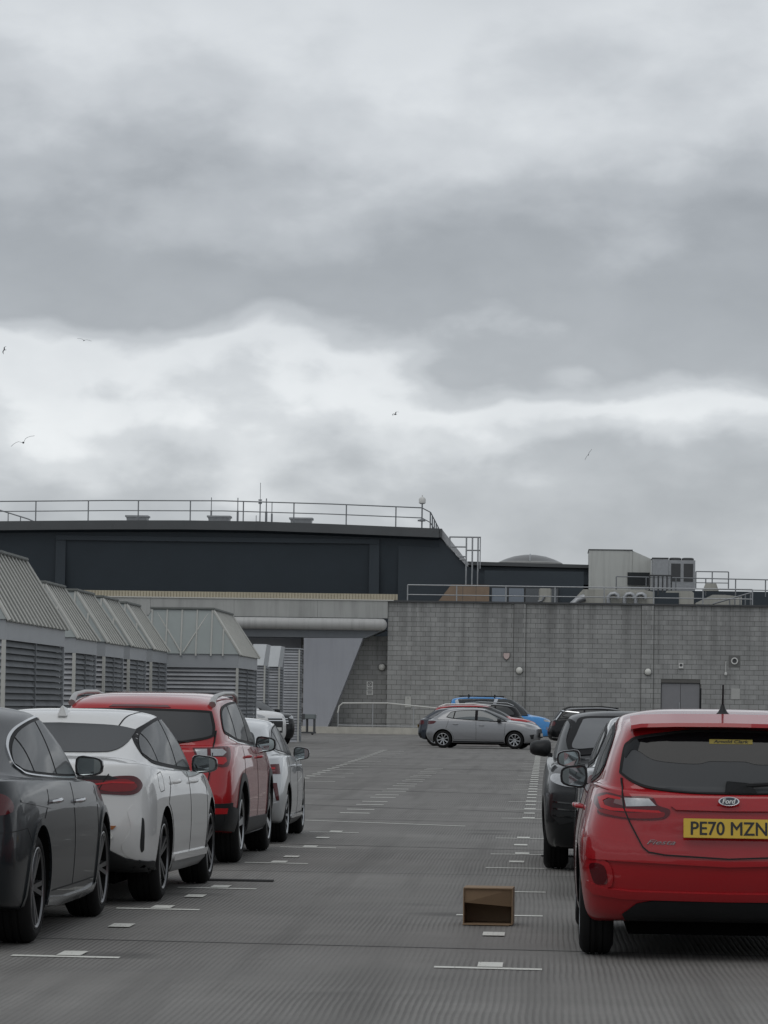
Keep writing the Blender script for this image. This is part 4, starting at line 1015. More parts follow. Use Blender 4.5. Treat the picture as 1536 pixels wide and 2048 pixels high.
# ------------------------------------------------------------------ gulls
M_GULL = mat('gull_grey', (.10, .105, .11), .8, var=.2, vscale=4)
def gull(label, loc, span, roll, yaw, lift, fold=.0):
    o = thing('gull', label, 'bird', loc, yaw, 'gulls flying above the roof')
    o.rotation_euler = (0, roll, yaw); s_ = span/2
    MB().tube([(0, -.20*s_, -.01*s_), (0, -.12*s_, 0), (0, .0, .012*s_), (0, .16*s_, .01*s_), (0, .24*s_, .018*s_), (0, .31*s_, .01*s_)], [.012*s_, .055*s_, .085*s_, .07*s_, .05*s_, .010*s_], 8).build('body', M_GULL, o, smooth=60)
    MB().add([(-.02*s_, -.14*s_, 0), (.02*s_, -.14*s_, 0), (.06*s_, -.34*s_, 0), (-.06*s_, -.34*s_, 0), (-.02*s_, -.14*s_, .01*s_), (.02*s_, -.14*s_, .01*s_), (.06*s_, -.34*s_, .008*s_), (-.06*s_, -.34*s_, .008*s_)], [(0, 1, 2, 3), (4, 7, 6, 5), (0, 4, 5, 1), (1, 5, 6, 2), (2, 6, 7, 3), (3, 7, 4, 0)]).build('tail', M_GULL, o)
    for sg in (1, -1):
        k = 1 - fold if sg == 1 else 1.0
        sec = [(.05, .10, -.10, .02), (.28*k, .14, -.08, .02 + lift*.75), (.48*k, .16, -.04, lift*.95), (.75*k, .06, -.09, lift*.80), (1.0*k, -.16, -.20, lift*.45)]
        vs = []; fs = []
        for (x, yf_, yb_, z) in sec: vs += [(sg*x*s_, yf_*s_, z*s_), (sg*x*s_, yb_*s_, z*s_ - .005), (sg*x*s_, (yf_*.6 + yb_*.4)*s_, (z + .022)*s_)]
        for i in range(len(sec) - 1):
            a, b_ = 3*i, 3*i + 3
            fs += [(a, b_, b_ + 1, a + 1), (a + 1, b_ + 1, b_ + 2, a + 2), (a + 2, b_ + 2, b_, a)]
        fs += [(0, 1, 2), (3*len(sec) - 1, 3*len(sec) - 2, 3*len(sec) - 3)]
        MB().add(vs, fs).build('wing', M_GULL, o)
gull('largest gull banking with one wing raised at the left of the sky', (-22.35, 150, 12.40), 1.10, R(-26), R(12), .26)
gull('small gull gliding under the dark cloud bank, wings half raised', (-19.84, 150, 16.80), .62, R(8), R(20), .18)
gull('small gull flying at the very edge of the sky beside the bright cloud', (-23.24, 150, 16.36), .50, R(-60), R(70), .25, .3)
gull('gull seen diving in the bright band of cloud above the dark roof', (-6.50, 150, 13.78), .50, R(-25), R(55), .35, .2)
gull('thin gull tilted steeply above the rooftop plant', (1.69, 150, 12.16), .55, R(-58), R(10), .10)

# ------------------------------------------------------------------ cars
P_FIESTA = dict(wb=2.493, W=.868, yr=-1.965, yf=2.075, yt=-1.885, zt=.955, yg=-1.83, zg=.985, yc=1.10, zc=.985, zh=.76, yrf=.30, yrr=-1.50, zr=1.455,
                roof=[(-1.66, 1.385), (-1.2, 1.43), (-.4, 1.46), (.30, 1.425)], bf=.92, br=1.0, rw=(.66, .70, .67), gw=(.80, .885, .86), rw_=.305, ra=.345, rimr=.205, zb=.16, zbr=.27, zbump=.57, r4=.035, r5=.55, tuck=(.05, .15), gb=.015, sd=.11)
P_FIESTA['yrr'] = -1.66; P_FIESTA['w5'] = (.905, .965, .94); P_FIESTA['w6'] = (.835, .925, .88)
P_BMW = dict(wb=2.67, W=.90, yr=-2.33, yf=2.20, yt=-2.24, zt=1.005, yg=-1.72, zg=1.055, yc=1.18, zc=.97, zh=.74, yrf=.38, yrr=-.86, zr=1.395,
             roof=[(-.95, 1.30), (-.5, 1.375), (0, 1.395), (.38, 1.355)], bf=.89, br=.96, rw=(.60, .68, .66), gw=(.77, .87, .86), rw_=.325, ra=.365, rimr=.235, zb=.17, zbr=.30, zbump=.56, r4=.03, r5=.45, tuck=(.05, .08), sd=.10)
P_MERC = dict(wb=2.729, W=.915, yr=-2.35, yf=2.22, yt=-2.26, zt=.98, yg=-1.80, zg=1.03, yc=1.22, zc=.96, zh=.72, yrf=.36, yrr=-.85, zr=1.415,
              roof=[(-.95, 1.315), (-.5, 1.39), (0, 1.415), (.36, 1.37)], bf=.91, br=.97, rw=(.58, .67, .66), gw=(.76, .865, .86), rw_=.33, ra=.37, rimr=.24, zb=.16, zbr=.28, zbump=.54, sd=.10)
P_KUGA = dict(wb=2.69, W=.91, yr=-2.27, yf=2.25, yt=-2.16, zt=1.02, yg=-2.10, zg=1.07, yc=1.18, zc=1.07, zh=.90, yrf=.42, yrr=-1.80, zr=1.545,
              roof=[(-1.90, 1.475), (-1.2, 1.53), (-.3, 1.55), (.42, 1.50)], bf=1.00, br=1.07, rw=(.70, .73, .70), gw=(.83, .885, .86), rw_=.345, ra=.395, rimr=.225, zb=.22, zbr=.32, zbump=.60, r4=.04, r5=.6, tuck=(.05, .08), sd=.12)
P_KUGA['yrr'] = -1.90
P_ASTRA = dict(wb=2.675, W=.92, yr=-2.20, yf=2.17, yt=-2.08, zt=.965, yg=-1.95, zg=1.01, yc=1.10, zc=.99, zh=.80, yrf=.32, yrr=-1.45, zr=1.44,
               roof=[(-1.55, 1.36), (-1.0, 1.41), (-.3, 1.44), (.32, 1.40)], bf=.94, br=1.0, rw=(.62, .68, .66), gw=(.78, .875, .86), rw_=.325, ra=.365, rimr=.225, zb=.17, zbr=.30, zbump=.55, sd=.11)
P_ASTRA['yrr'] = -1.55
P_CORSA = dict(wb=2.538, W=.875, yr=-1.95, yf=2.10, yt=-1.87, zt=.96, yg=-1.78, zg=.99, yc=1.02, zc=1.0, zh=.80, yrf=.24, yrr=-1.42, zr=1.42,
               roof=[(-1.32, 1.35), (-.9, 1.395), (-.3, 1.42), (.24, 1.385)], bf=.92, br=.98, rw=(.62, .69, .66), gw=(.80, .88, .86), rw_=.31, ra=.35, rimr=.205, zb=.17, zbr=.28, sd=.11)
P_CORSA['yrr'] = -1.32
P_SUV = dict(wb=2.68, W=.915, yr=-2.20, yf=2.20, yt=-2.08, zt=1.03, yg=-2.0, zg=1.08, yc=1.15, zc=1.08, zh=.92, yrf=.40, yrr=-1.7, zr=1.60,
             roof=[(-1.75, 1.50), (-1.1, 1.575), (-.3, 1.60), (.40, 1.55)], bf=1.02, br=1.08, rw=(.68, .72, .70), gw=(.82, .885, .86), rw_=.345, ra=.39, rimr=.225, zb=.21, zbr=.32, zbump=.60, sd=.12)
P_SUV['yrr'] = -1.75
P_VAN = dict(kind='van', wb=2.85, W=.92, yr=-2.2, yf=2.30, yt=-2.16, zt=1.10, yg=-2.14, zg=1.15, yc=1.35, zc=1.15, zh=.98, yrf=.62, yrr=-2.02, zr=1.90,
             roof=[(-2.04, 1.82), (-1.2, 1.89), (-.3, 1.90), (.62, 1.80)], bf=1.06, br=1.14, rw=(.78, .80, .76), gw=(.90, .91, .86), rw_=.32, ra=.36, rimr=.20, zb=.20, zbr=.30, zbump=.60, sd=.12)
P_VAN['yrr'] = -2.04
P_CORSA['zh'] = .85
P_HATCH = dict(P_CORSA)
P_TALL = dict(P_SUV, zh=1.12, zc=1.26, bf=1.16, br=1.22, zg=1.24, zt=1.18, zr=1.80, roof=[(-1.75, 1.72), (-1.1, 1.78), (-.3, 1.80), (.40, 1.74)])
RED1 = paint('fiesta_red_paint', (.33, .005, .010)); RED2 = paint('deep_red_paint', (.36, .010, .014))
WHITE = paint('white_paint', (.62, .62, .61), dust=.07); DGREY = paint('dark_grey_paint', (.011, .014, .017), .0, dust=.04, coat=.42)
SILVER = paint('silver_paint', (.27, .275, .285), .5); LSILV = paint('pale_silver_paint', (.46, .475, .485), .45)
BLACKP = paint('black_paint', (.006, .007, .008), dust=.03, coat=.45); GREYP = paint('grey_metal_paint', (.16, .17, .175), .5); NAVY = paint('navy_paint', (.030, .038, .052), .3)
BLUE = paint('sky_blue_paint', (.055, .27, .62))

def seams(c, ys, z0=.30, belt=.95, sill=True):
    for pts in ys: c.strip('door_seam', pts, 90, M_SEAM, .009, .002, 2)
def std_seams(c, b, m, f, arch=True):
    """rear edge b, middle m, front f of the doors"""
    p = c.p; wb2 = p['wb']/2; ra = p['ra']; zs = p['zb'] + .13
    zb = interp([(p['yg'] + .35, p['br']), (p['yc'] - .1, p['bf'])], m)
    ang = [(-wb2 + (ra + .035)*math.cos(t), p['rw_'] + (ra + .035)*math.sin(t)) for t in [R(a) for a in (75, 60, 45, 30, 15, 2)]]
    seams(c, [[(b, p['br'] - .005), (b - .02, .85)] + ang + [(ang[-1][0] + .03, zs), (f - .03, zs), (f, .55), (f + .015, p['bf'] - .02)], [(m, zb - .005), (m + .015, .6), (m + .01, zs)]])
def arch_trim(c, m, wd=.05, off=.006):
    p = c.p
    for yw in (-p['wb']/2, p['wb']/2):
        r0 = p['ra'] + wd/2
        pts = [(yw + r0*math.cos(R(a)), p['rw_'] + .005 + r0*math.sin(R(a))) for a in range(-22, 203, 9)]
        c.strip('arch_trim', pts, 90, m, wd, off, 2)
def sym(half): return [(x, z) for x, z in half] + [(-x, z) for x, z in reversed(half) if x > 1e-4]

# --- red hatchback seen from behind
c = Car('red_hatchback', 'bright red hatchback with yellow plate PE70 MZN and roof aerial', P_FIESTA, RED1, (1.06, 22.45, 0), 0, 3)
c.wheels('ten', M_SILV, .20); c.mirrors(.80, 1.01, M_BLACK, reach=.0, w=.18, h=.145)
dlo = spline([(1.0, .955, 1), (.2, .965), (-1.05, 1.03), (-1.30, 1.075), (-1.36, 1.13), (-1.20, 1.27), (-.9, 1.335), (-.2, 1.365), (.28, 1.335), (.62, 1.17)])
c.glazing(dlo, [(-.98, .0, .05), (-.12, -.05, .06)])
std_seams(c, -1.05, -.10, .92)
win = sym(spline([(0, .972), (.21, .975), (.42, .992), (.53, 1.024), (.605, 1.072), (.612, 1.10), (.59, 1.22), (.565, 1.255), (.50, 1.288), (.25, 1.320), (0, 1.327)], False))
rw1 = c.patch('rear_window', win, 0, M_GLASSR, .007, res=.04)
c.strip('window_seal', win, 0, M_SEAM, .014, .0085, closed=True)
c.patch('painted_cabin_shade', sym(spline([(0, 1.152), (.10, 1.152), (.17, 1.137), (.30, 1.14), (.43, 1.157), (.51, 1.203), (.55, 1.210), (.583, 1.165), (.592, 1.185), (.583, 1.225), (.558, 1.25), (.495, 1.278), (.25, 1.312), (0, 1.318)], False)), 0, mat('cabin_shade_on_glass', (.005, .006, .007), .05, spec=.34), .0095, parent=rw1)  # dark cabin roof behind the glass, painted on as a near-black patch
# spoiler
sp_ = MB(); vs = []
for x, dy, dz in ((-.56, .05, -.015), (-.50, .01, -.004), (-.30, -.01, .003), (0, -.018, .006), (.30, -.01, .003), (.50, .01, -.004), (.56, .05, -.015)):
    vs += [(x, -1.46 + dy, 1.424 + dz), (x, -1.735 + dy, 1.372 + dz), (x, -1.745 + dy, 1.350 + dz), (x, -1.66 + dy, 1.335 + dz)]
fs = [(4*i + k, 4*i + (k+1) % 4, 4*i + 4 + (k+1) % 4, 4*i + 4 + k) for i in range(6) for k in range(4)] + [(0, 1, 2, 3), (27, 26, 25, 24)]
spo = sp_.add(vs, fs).build('roof_spoiler', RED1, c.root, smooth=35)
# lamps
for body_half in (True,):
    lamp = spline([(.745, .872), (.765, .905), (.755, .945), (.690, .965), (.60, .948), (.445, .945), (.405, .90), (.335, .872), (.375, .822), (.55, .815), (.73, .838)])
    ls = c.patch('tail_lamp', lamp, 0, M_DRED, .006, 2, res=.035)
    for l, sgn in zip(ls, (1, 2)):
        pass
    c.patch('lamp_clear_band', [(.595, .937), (.455, .935), (.415, .895), (.585, .888)], 0, M_CLEAR, .0085, 2, res=.03)
    c.patch('lamp_red_ring', [(.735, .900), (.742, .935), (.69, .952), (.615, .938), (.617, .924), (.685, .934), (.715, .918), (.705, .892), (.66, .878), (.40, .868), (.38, .855), (.67, .862), (.725, .875)], 0, M_RED, .009, 2, res=.03)
    c.patch('lamp_lower_lens', spline([(.728, .868), (.60, .852), (.40, .862), (.365, .850), (.395, .828), (.55, .822), (.715, .845)]), 0, mat('mid_red_lens', (.20, .006, .009), .1, coat=.6, spec=.15), .0085, 2, res=.03)
    c.patch('lamp_smoked_lens', [(.60, .936), (.645, .932), (.655, .905), (.60, .89)], 0, mat('smoked_lens', (.13, .05, .05), .1, coat=1.0), .0088, 2, res=.03)
hatch = sym([(.0, .600), (.36, .617), (.455, .632), (.49, .66), (.525, .725), (.565, .80), (.597, .878), (.612, .96), (.615, 1.05)][::-1])
c.strip('hatch_seam', [(-x, z) for x, z in [(.0, .600), (.36, .617), (.455, .632), (.49, .66), (.525, .725), (.565, .80), (.597, .878), (.606, .96), (.610, 1.05)]][::-1] + [(x, z) for x, z in [(.36, .617), (.455, .632), (.49, .66), (.525, .725), (.565, .80), (.597, .878), (.606, .96), (.610, 1.05)]], 0, M_SEAM, .008, .0095, res=.03)
# pressed shelf over the plate and stepped bumper
c.patch('hatch_ledge', sym([(.0, .895), (.33, .893), (.30, .872), (0, .868)]), 0, RED1, .022, res=.04)
c.patch('bumper_ledge', sym([(0, .405), (.55, .41), (.70, .425), (.795, .46), (.80, .42), (.76, .385), (.60, .365), (0, .36)]), 0, RED1, .018, res=.04)
c.patch('bumper_step', sym([(0, .588), (.40, .595), (.52, .625), (.60, .68), (.72, .71), (.79, .715), (.80, .60), (.785, .585), (.55, .575), (0, .555)]), 0, RED1, .020, res=.035)
c.patch('lower_valance', sym([(0, .353), (.42, .355), (.52, .335), (.60, .27), (.58, .235), (0, .235)]), 0, M_BLACK, .010, res=.05)
c.patch('rear_reflector', spline([(.78, .555), (.705, .548), (.685, .455), (.735, .442, 1), (.76, .46)]), 0, M_DRED, .016, 2, res=.03)
c.patch('reflector_surround', spline([(.795, .585), (.68, .565), (.66, .44), (.75, .425), (.785, .46)]), 0, RED1, .013, 2, res=.03)
c.plate(-1.975, .775, 'PE70 MZN', M_YEL, R(-8))
bd = MB().lathe([(0, 0), (.0, .0), (-.004, .060), (.006, .064)], 'y', 32).build('badge', M_CHROME, c.root, smooth=40, loc=(0, -1.942, .930), rot=(R(-14), 0, 0)); bd.scale = (1, 1, .44)
bi = MB().lathe([(-.0062, 0), (-.0060, .052), (.0, .053)], 'y', 32).build('badge_field', M_BADGE, bd)
bt = link('lettering', text_mesh('Ford', .075, .066, .0012, .25, .0004), M_WHITEP, bd, loc=(0, -.0072, 0), rot=(math.pi/2, 0, 0))
l_, n_ = c.hit(-.385, .690, 0)
link('model_lettering', text_mesh('Fiesta', .165, .026, .0004, .45, .0012), mat('dark_chrome', (.25, .22, .22), .25, .8), c.root, loc=l_ + n_*.004, rot=(math.pi/2 - R(4), 0, R(-3)))
l_, n_ = c.hit(0, 1.265, 0)
stk = MB().box((-.105, -.001, -.015), (.145, .001, .015)).build('window_sticker', M_STICK, c.root, loc=l_ + n_*.010 + Vector((0, 0, 0)), rot=(R(-52), 0, 0))
stk.rotation_euler = Vector((0, 1, 0)).rotation_difference(-n_).to_euler()
link('lettering', text_mesh('Arnold Clark', .20, .020, .0012, .2, .0003), M_INK, stk, loc=(.02, -.0018, 0), rot=(math.pi/2, 0, 0))
l_, n_ = c.hit(.10, 1.0, 0)
wp_ = MB().hexa([(-.02, -.055, .975), (.17, -.05, .975), (.17, -.01, .975), (-.02, -.01, .975), (-.01, -.05, 1.045), (.12, -.05, 1.035), (.12, -.005, 1.035), (-.01, -.005, 1.045)]).tube([(.10, -.04, 1.02), (.30, -.035, 1.035), (.50, .0, 1.045)], [.016, .012, .008], 6).build('rear_wiper', M_BLACK, c.root, bevel=.006, loc=(0, l_.y, 0))
ant_ = MB().lathe([(0, .048), (.012, .045), (.03, .028), (.05, .016), (.075, .009)], 'z', 16).tube([(0, 0, .06), (0, -.035, .19)], [.007, .005], 8).build('roof_aerial', M_BLACK, c.root, smooth=50, loc=(-.01, -1.32, 1.412)); ant_.rotation_euler = (R(-3), 0, 0)
c.handle(-.78, .86, RED1); c.handle(.12, .84, RED1)
MB().tube([(-.55, -1.2, .26), (-.2, -1.25, .24), (.2, -1.25, .24), (.55, -1.2, .26)], .05, 8).build('rear_beam', M_UNDER, c.root)


# --- second car in the right row: dark grey hatchback facing away
c = Car('grey_hatchback', 'dark metallic hatchback parked just ahead of the bright red hatchback', dict(P_CORSA, zr=1.40), GREYP, (1.12, 29.05, 0), 0, 3)
c.wheels('ten', M_DKRIM, .20); c.mirrors(.78, 1.03, M_GLOSSB, reach=.045, w=.20, h=.145)
dlo = spline([(1.0, .955, 1), (.2, .965), (-1.0, 1.02), (-1.20, 1.07), (-1.15, 1.16), (-.9, 1.28), (-.2, 1.335), (.25, 1.31), (.60, 1.15)])
c.glazing(dlo, [(-.75, .0, .05), (-.05, -.05, .06)]); std_seams(c, -1.0, -.05, .9)
c.patch('rear_window', sym(spline([(0, 1.0), (.40, 1.01), (.56, 1.06), (.54, 1.18), (.46, 1.28), (0, 1.30)], False)), 0, M_GLASSR, .007)
c.patch('tail_lamp', spline([(.78, .86), (.76, .94), (.60, .95), (.45, .90), (.50, .85), (.66, .83)]), 0, M_DRED, .006, 2, res=.04)
c.plate(-1.965, .72, None, M_YEL, R(-6))
a_ = MB().lathe([(0, .04), (.02, .03), (.05, .012)], 'z', 12).tube([(0, 0, .04), (0, -.06, .24)], [.008, .006], 6).build('roof_aerial', M_BLACK, c.root, loc=(.10, -.95, 1.385)); c.handle(-.75, .86, M_CHROME); c.handle(.15, .84, M_CHROME)

# --- black car facing the camera
pb = dict(P_CORSA, zr=1.43, roof=[(-1.32, 1.37), (-1.0, 1.41), (-.2, 1.432), (.20, 1.405)], yrf=.20, W=.91, wb=2.6, yf=2.14, zh=.84, zc=1.0, rw=(.66, .72, .70))
c = Car('black_hatchback', 'black hatchback facing this way with a wide grey windscreen', pb, BLACKP, (.885, 33.62, 0), math.pi, 3)
c.wheels('ten', M_DKRIM, .225); c.mirrors(.72, 1.08, M_BLACK, reach=.015, w=.20, h=.15)
dlo = spline([(1.0, .965, 1), (.2, .97), (-1.0, 1.02), (-1.25, 1.08), (-1.15, 1.18), (-.9, 1.28), (-.2, 1.345), (.2, 1.325), (.60, 1.15)])
c.glazing(dlo, [(-.75, .0, .05), (-.05, -.05, .06)])
ws = sym(spline([(0, 1.035), (.40, 1.03), (.66, 1.01), (.70, 1.03), (.66, 1.16), (.60, 1.30), (.54, 1.365), (.30, 1.378), (0, 1.38)], False))
w0 = c.patch('windscreen', ws, 180, M_FRAME, .007, res=.035)
c.patch('windscreen_glass', sym(spline([(0, 1.09), (.38, 1.085), (.58, 1.07), (.63, 1.10), (.59, 1.20), (.54, 1.31), (.50, 1.345), (.30, 1.352), (0, 1.355)], False)), 180, mat('windscreen_glass', (.105, .11, .115), .05, spec=.4), .013, res=.035, parent=w0)
c.patch('headlamp', spline([(.82, .80), (.80, .86), (.66, .845), (.50, .79), (.52, .75), (.70, .755)]), 180, M_CLEAR, .006, 2, res=.04)
c.patch('lower_grille', sym([(0, .47), (.42, .47), (.50, .40), (.46, .30), (0, .29)]), 180, M_BLACK, .006)
c.patch('side_intake', [(.60, .66), (.80, .70), (.82, .50), (.74, .42), (.58, .46)], 180, M_BLACK, .006, 2)
for z_ in (.50, .56, .62): c.strip('intake_fin', [(.60, z_ - .015), (.80, z_)], 180, M_GLOSSB, .012, .012, 2)
c.patch('upper_grille', sym([(0, .76), (.40, .75), (.46, .68), (.40, .64), (0, .63)]), 180, M_BLACK, .006)
c.strip('bonnet_seam', [(.66, 1.0), (.70, .92), (.68, .87), (.40, .84), (0, .835)], 180, M_SEAM, .007, .001, 2)
c.plate(2.155, .55, None, M_WHITEP, 0, True)

# --- dark grey saloon, left row
c = Car('dark_grey_saloon', 'dark grey four-door saloon with chrome window trim and star-spoke wheels', P_MERC, DGREY, (-3.885, 22.62, 0), R(-1.1), 3)
c.wheels('twin5', M_DKRIM, .235); c.mirrors(.86, 1.02, M_GLOSSB, reach=-.055, w=.19, h=.135)
dlo = spline([(1.02, .945, 1), (.2, .955), (-.95, .995), (-1.20, 1.03), (-1.27, 1.075), (-1.10, 1.17), (-.7, 1.275), (-.2, 1.33), (.25, 1.325), (.64, 1.17)])
c.glazing(dlo, [(-.86, -.10, .035), (-.10, -.08, .05)], chrome=M_CHROME); std_seams(c, -1.02, -.08, .98)
arch_trim(c, DGREY, .045, .010)
c.handle(-.80, .835, M_CHROME); c.handle(.12, .815, M_CHROME)
c.strip('sill_trim', [(-.98, .235), (-.3, .205), (.5, .205), (.98, .225)], 90, mat('polished_sill', (.30, .31, .32), .2, .7), .05, .014, 2)
c.strip('shoulder_crease', [(-1.9, .86), (-1.0, .80), (.4, .77), (1.0, .775)], 90, DGREY, .014, .004, 2)
c.patch('rear_window', sym(spline([(0, 1.06), (.45, 1.065), (.55, 1.10), (.52, 1.20), (.46, 1.27), (0, 1.285)], False)), 0, M_GLASSR, .007)
c.patch('tail_lamp', spline([(.84, .80), (.80, .90), (.62, .91), (.45, .86), (.50, .81), (.70, .78)]), 0, M_DRED, .006, 2, res=.04)
c.strip('boot_seam', [(.42, 1.04), (.44, .98), (.45, .80), (.42, .62), (0, .60)], 0, M_SEAM, .007, .002, 2); c.plate(-2.36, .66, None, M_YEL)
c.strip('bumper_seam', [(-2.2, .68), (-1.80, .70), (-1.62, .58)], 90, M_SEAM, .006, .0015, 2)

# --- white coupe-like saloon, left row
c = Car('white_saloon', 'white four-door coupe saloon with shark fin aerial and slim red tail lamps', P_BMW, WHITE, (-3.60, 27.32, 0), R(-1.9), 3)
c.wheels('twin5', M_DKRIM, .235); c.mirrors(.86, .965, M_GLOSSB, reach=-.02, w=.21, h=.14)
dlo = spline([(1.00, .915, 1), (.2, .93), (-.95, .985), (-1.22, 1.03), (-1.30, 1.075), (-1.20, 1.15), (-.88, 1.245), (-.4, 1.31), (.1, 1.332), (.35, 1.30), (.66, 1.14)])
c.glazing(dlo, [(-.92, -.10, .03), (-.08, -.08, .05)]); std_seams(c, -1.05, -.06, .98)
c.handle(-.82, .86, WHITE); c.handle(.14, .845, WHITE)
c.patch('sill_skirt', [(-.95, .28), (.97, .26), (.95, .19), (-.92, .20)], 90, mat('grey_sill', (.18, .18, .18), .5), .010, 2)
c.strip('sill_rail', [(-.95, .305), (.97, .285)], 90, WHITE, .05, .022, 2)
c.patch('rear_window', sym(spline([(0, 1.078), (.40, 1.08), (.52, 1.095), (.575, 1.15), (.585, 1.24, 1), (.40, 1.270), (0, 1.283)], False)), 0, M_GLASSR, .007, res=.04)
tl = spline([(.845, .855), (.80, .915), (.70, .925), (.50, .905), (.30, .888), (.30, .862, 1), (.42, .855), (.47, .81), (.60, .795), (.78, .795)])
c.patch('tail_lamp', tl, 12, M_DRED, .006, 2, res=.035)
c.patch('lamp_lens', spline([(.80, .86), (.72, .90), (.58, .885), (.53, .84), (.60, .815), (.76, .82)]), 12, mat('mid_red_lens', (.20, .006, .009), .1, coat=.6, spec=.15), .009, 2, res=.035)
c.strip('lamp_bar', [(.50, .862), (.62, .878), (.78, .875)], 12, M_RED, .012, .0115, 2)
c.patch('boot_trim', sym([(0, .925), (.60, .925), (.66, .905), (.62, .895), (0, .895)]), 0, M_BLACK, .007)
c.patch('lamp_bar', sym([(0, .885), (.36, .885), (.36, .825), (0, .825)]), 0, M_DRED, .006)
c.strip('boot_seam', [(.595, .935), (.56, .88), (.50, .76), (.44, .68), (0, .66)], 0, M_SEAM, .007, .0105, 2)
c.patch('bumper_vent', spline([(.838, .63, 1), (.858, .60), (.868, .40, 1), (.845, .385), (.828, .45)]), 20, M_BLACK, .006, 2, res=.03)
c.patch('bumper_crease', spline([(.80, .72), (.86, .62), (.85, .36), (.78, .34), (.70, .42), (.76, .55), (.74, .68)]), 12, WHITE, .004, 2, res=.03)
c.patch('reflector', [(.66, .575), (.52, .575), (.55, .545), (.64, .55)], 0, M_AMBER, .008, 2)
c.patch('lower_bumper', sym([(0, .42), (.45, .43), (.62, .40), (.72, .345), (.86, .315), (.85, .25), (.40, .23), (0, .23)]), 0, M_BLACK, .016, res=.04)
c.patch('lower_bumper_side', [(-2.08, .33), (-1.74, .27), (-1.72, .21), (-2.05, .24)], 90, M_BLACK, .016, 2, res=.03)
for x_ in (.38, .62): 
    l_, n_ = c.hit(x_, .50, 0); MB().lathe([(0, .0), (-.003, .018), (.002, .020)], 'y', 14).build('parking_sensor', M_WBOX, c.root, loc=l_ + n_*.002)
c.strip('fuel_flap_seam', [(-1.62, .93), (-1.44, .945), (-1.40, .91), (-1.41, .81), (-1.58, .80), (-1.64, .84)], 90, M_SEAM, .005, .0012, closed=True)
fin = MB().hexa([(-.03, -.11, 0), (.03, -.11, 0), (.022, .12, 0), (-.022, .12, 0), (-.006, -.09, .062), (.006, -.09, .062), (.006, .0, .045), (-.006, .0, .045)]).lathe([(0, .055), (.008, .05), (.012, .03)], 'z', 16, (0, 0, -.004)).build('shark_fin', WHITE, c.root, bevel=.006, loc=(0, -.62, 1.345)); fin.rotation_euler = (R(6), 0, 0); fin.scale = (1.3, 1.3, 1.35)
c.plate(-2.34, .72, None, M_YEL)
for x_ in (.36,): c.strip('roof_ditch', [(.50, .2), (.49, -.4), (.46, -.75), (.44, -.92)], 'T', M_SEAM, .012, .001, 2)
MB().tube([(-.5, -2.0, .25), (-.2, -2.0, .24)], .05, 10).build('exhaust', M_UNDER, c.root)

# --- red SUV with roof rails, left row
c = Car('red_suv', 'red SUV with silver roof rails and black lower bumper', P_KUGA, RED2, (-3.62, 33.82, 0), R(-.9), 3)
c.wheels('five', M_SILV, .235); c.mirrors(.82, 1.055, M_BLACK, reach=-.02, w=.20, h=.15)
dlo = spline([(1.04, 1.045, 1), (.2, 1.06), (-1.0, 1.10), (-1.55, 1.155), (-1.72, 1.19), (-1.66, 1.30), (-1.45, 1.40), (-1.0, 1.445), (-.2, 1.465), (.35, 1.435), (.68, 1.27)])
c.glazing(dlo, [(-1.12, .10, .06), (-.10, -.06, .07)]); std_seams(c, -1.15, -.08, .98)
c.strip('belt_trim', [(1.02, 1.035), (.2, 1.048), (-1.0, 1.088), (-1.55, 1.14)], 90, M_CHROME, .014, .005, 2)
arch_trim(c, M_BLACK, .075, .010)
c.patch('side_cladding', [(-.93, .40), (.93, .38), (.93, .20), (-.93, .22)], 90, M_BLACK, .012, 2)
c.handle(-.92, .96, RED2); c.handle(.14, .945, RED2)
c.patch('rear_window', sym(spline([(0, 1.075), (.30, 1.085), (.58, 1.125), (.672, 1.155, 1), (.668, 1.24), (.63, 1.365, 1), (.50, 1.372), (0, 1.385)], False)), 0, M_GLASSR, .007, res=.04)
c.strip('window_seal', sym(spline([(0, 1.075), (.30, 1.085), (.58, 1.125), (.672, 1.155, 1), (.668, 1.24), (.63, 1.365, 1), (.50, 1.372), (0, 1.385)], False)), 0, M_SEAM, .02, .0085, closed=True)
c.patch('brake_light', sym([(0, 1.425), (.25, 1.422), (.28, 1.402), (0, 1.405)]), 0, mat('brake_lens', (.10, .008, .012), .12, coat=1), .006)
c.patch('tail_lamp', spline([(.885, 1.045), (.80, 1.06), (.70, 1.05), (.53, 1.045, 1), (.55, .985), (.60, .93), (.68, .895), (.83, .88), (.875, .93)]), 14, M_DRED, .006, 2, res=.035)
c.patch('lamp_clear_inner', [(.545, 1.032), (.655, 1.034), (.655, .975), (.575, .968)], 10, M_CLEAR, .010, 2, res=.03)
c.patch('lamp_clear_outer', [(.69, 1.034), (.80, 1.038), (.84, 1.01), (.80, .978), (.69, .975)], 14, M_CLEAR, .010, 2, res=.03)
c.patch('lamp_red_lens', [(.69, .965), (.83, .965), (.84, .93), (.80, .90), (.69, .91)], 14, M_RED, .0095, 2, res=.03)
c.strip('hatch_seam', [(.69, 1.20), (.685, 1.05), (.68, .90), (.66, .76), (.60, .66), (0, .65)], 0, M_SEAM, .008, .0105, 2)
c.patch('lower_bumper', sym([(0, .55), (.60, .55), (.80, .555), (.885, .56), (.87, .34), (.60, .30), (0, .30)]), 6, M_BLACK, .012, res=.05)
c.patch('lower_bumper_side', [(-2.13, .545), (-1.79, .50), (-1.76, .30), (-2.05, .32)], 90, M_BLACK, .012, 2)
c.patch('rear_reflector', [(.64, .515), (.84, .515), (.83, .465), (.66, .465)], 8, M_RED, .017, 2, res=.03)
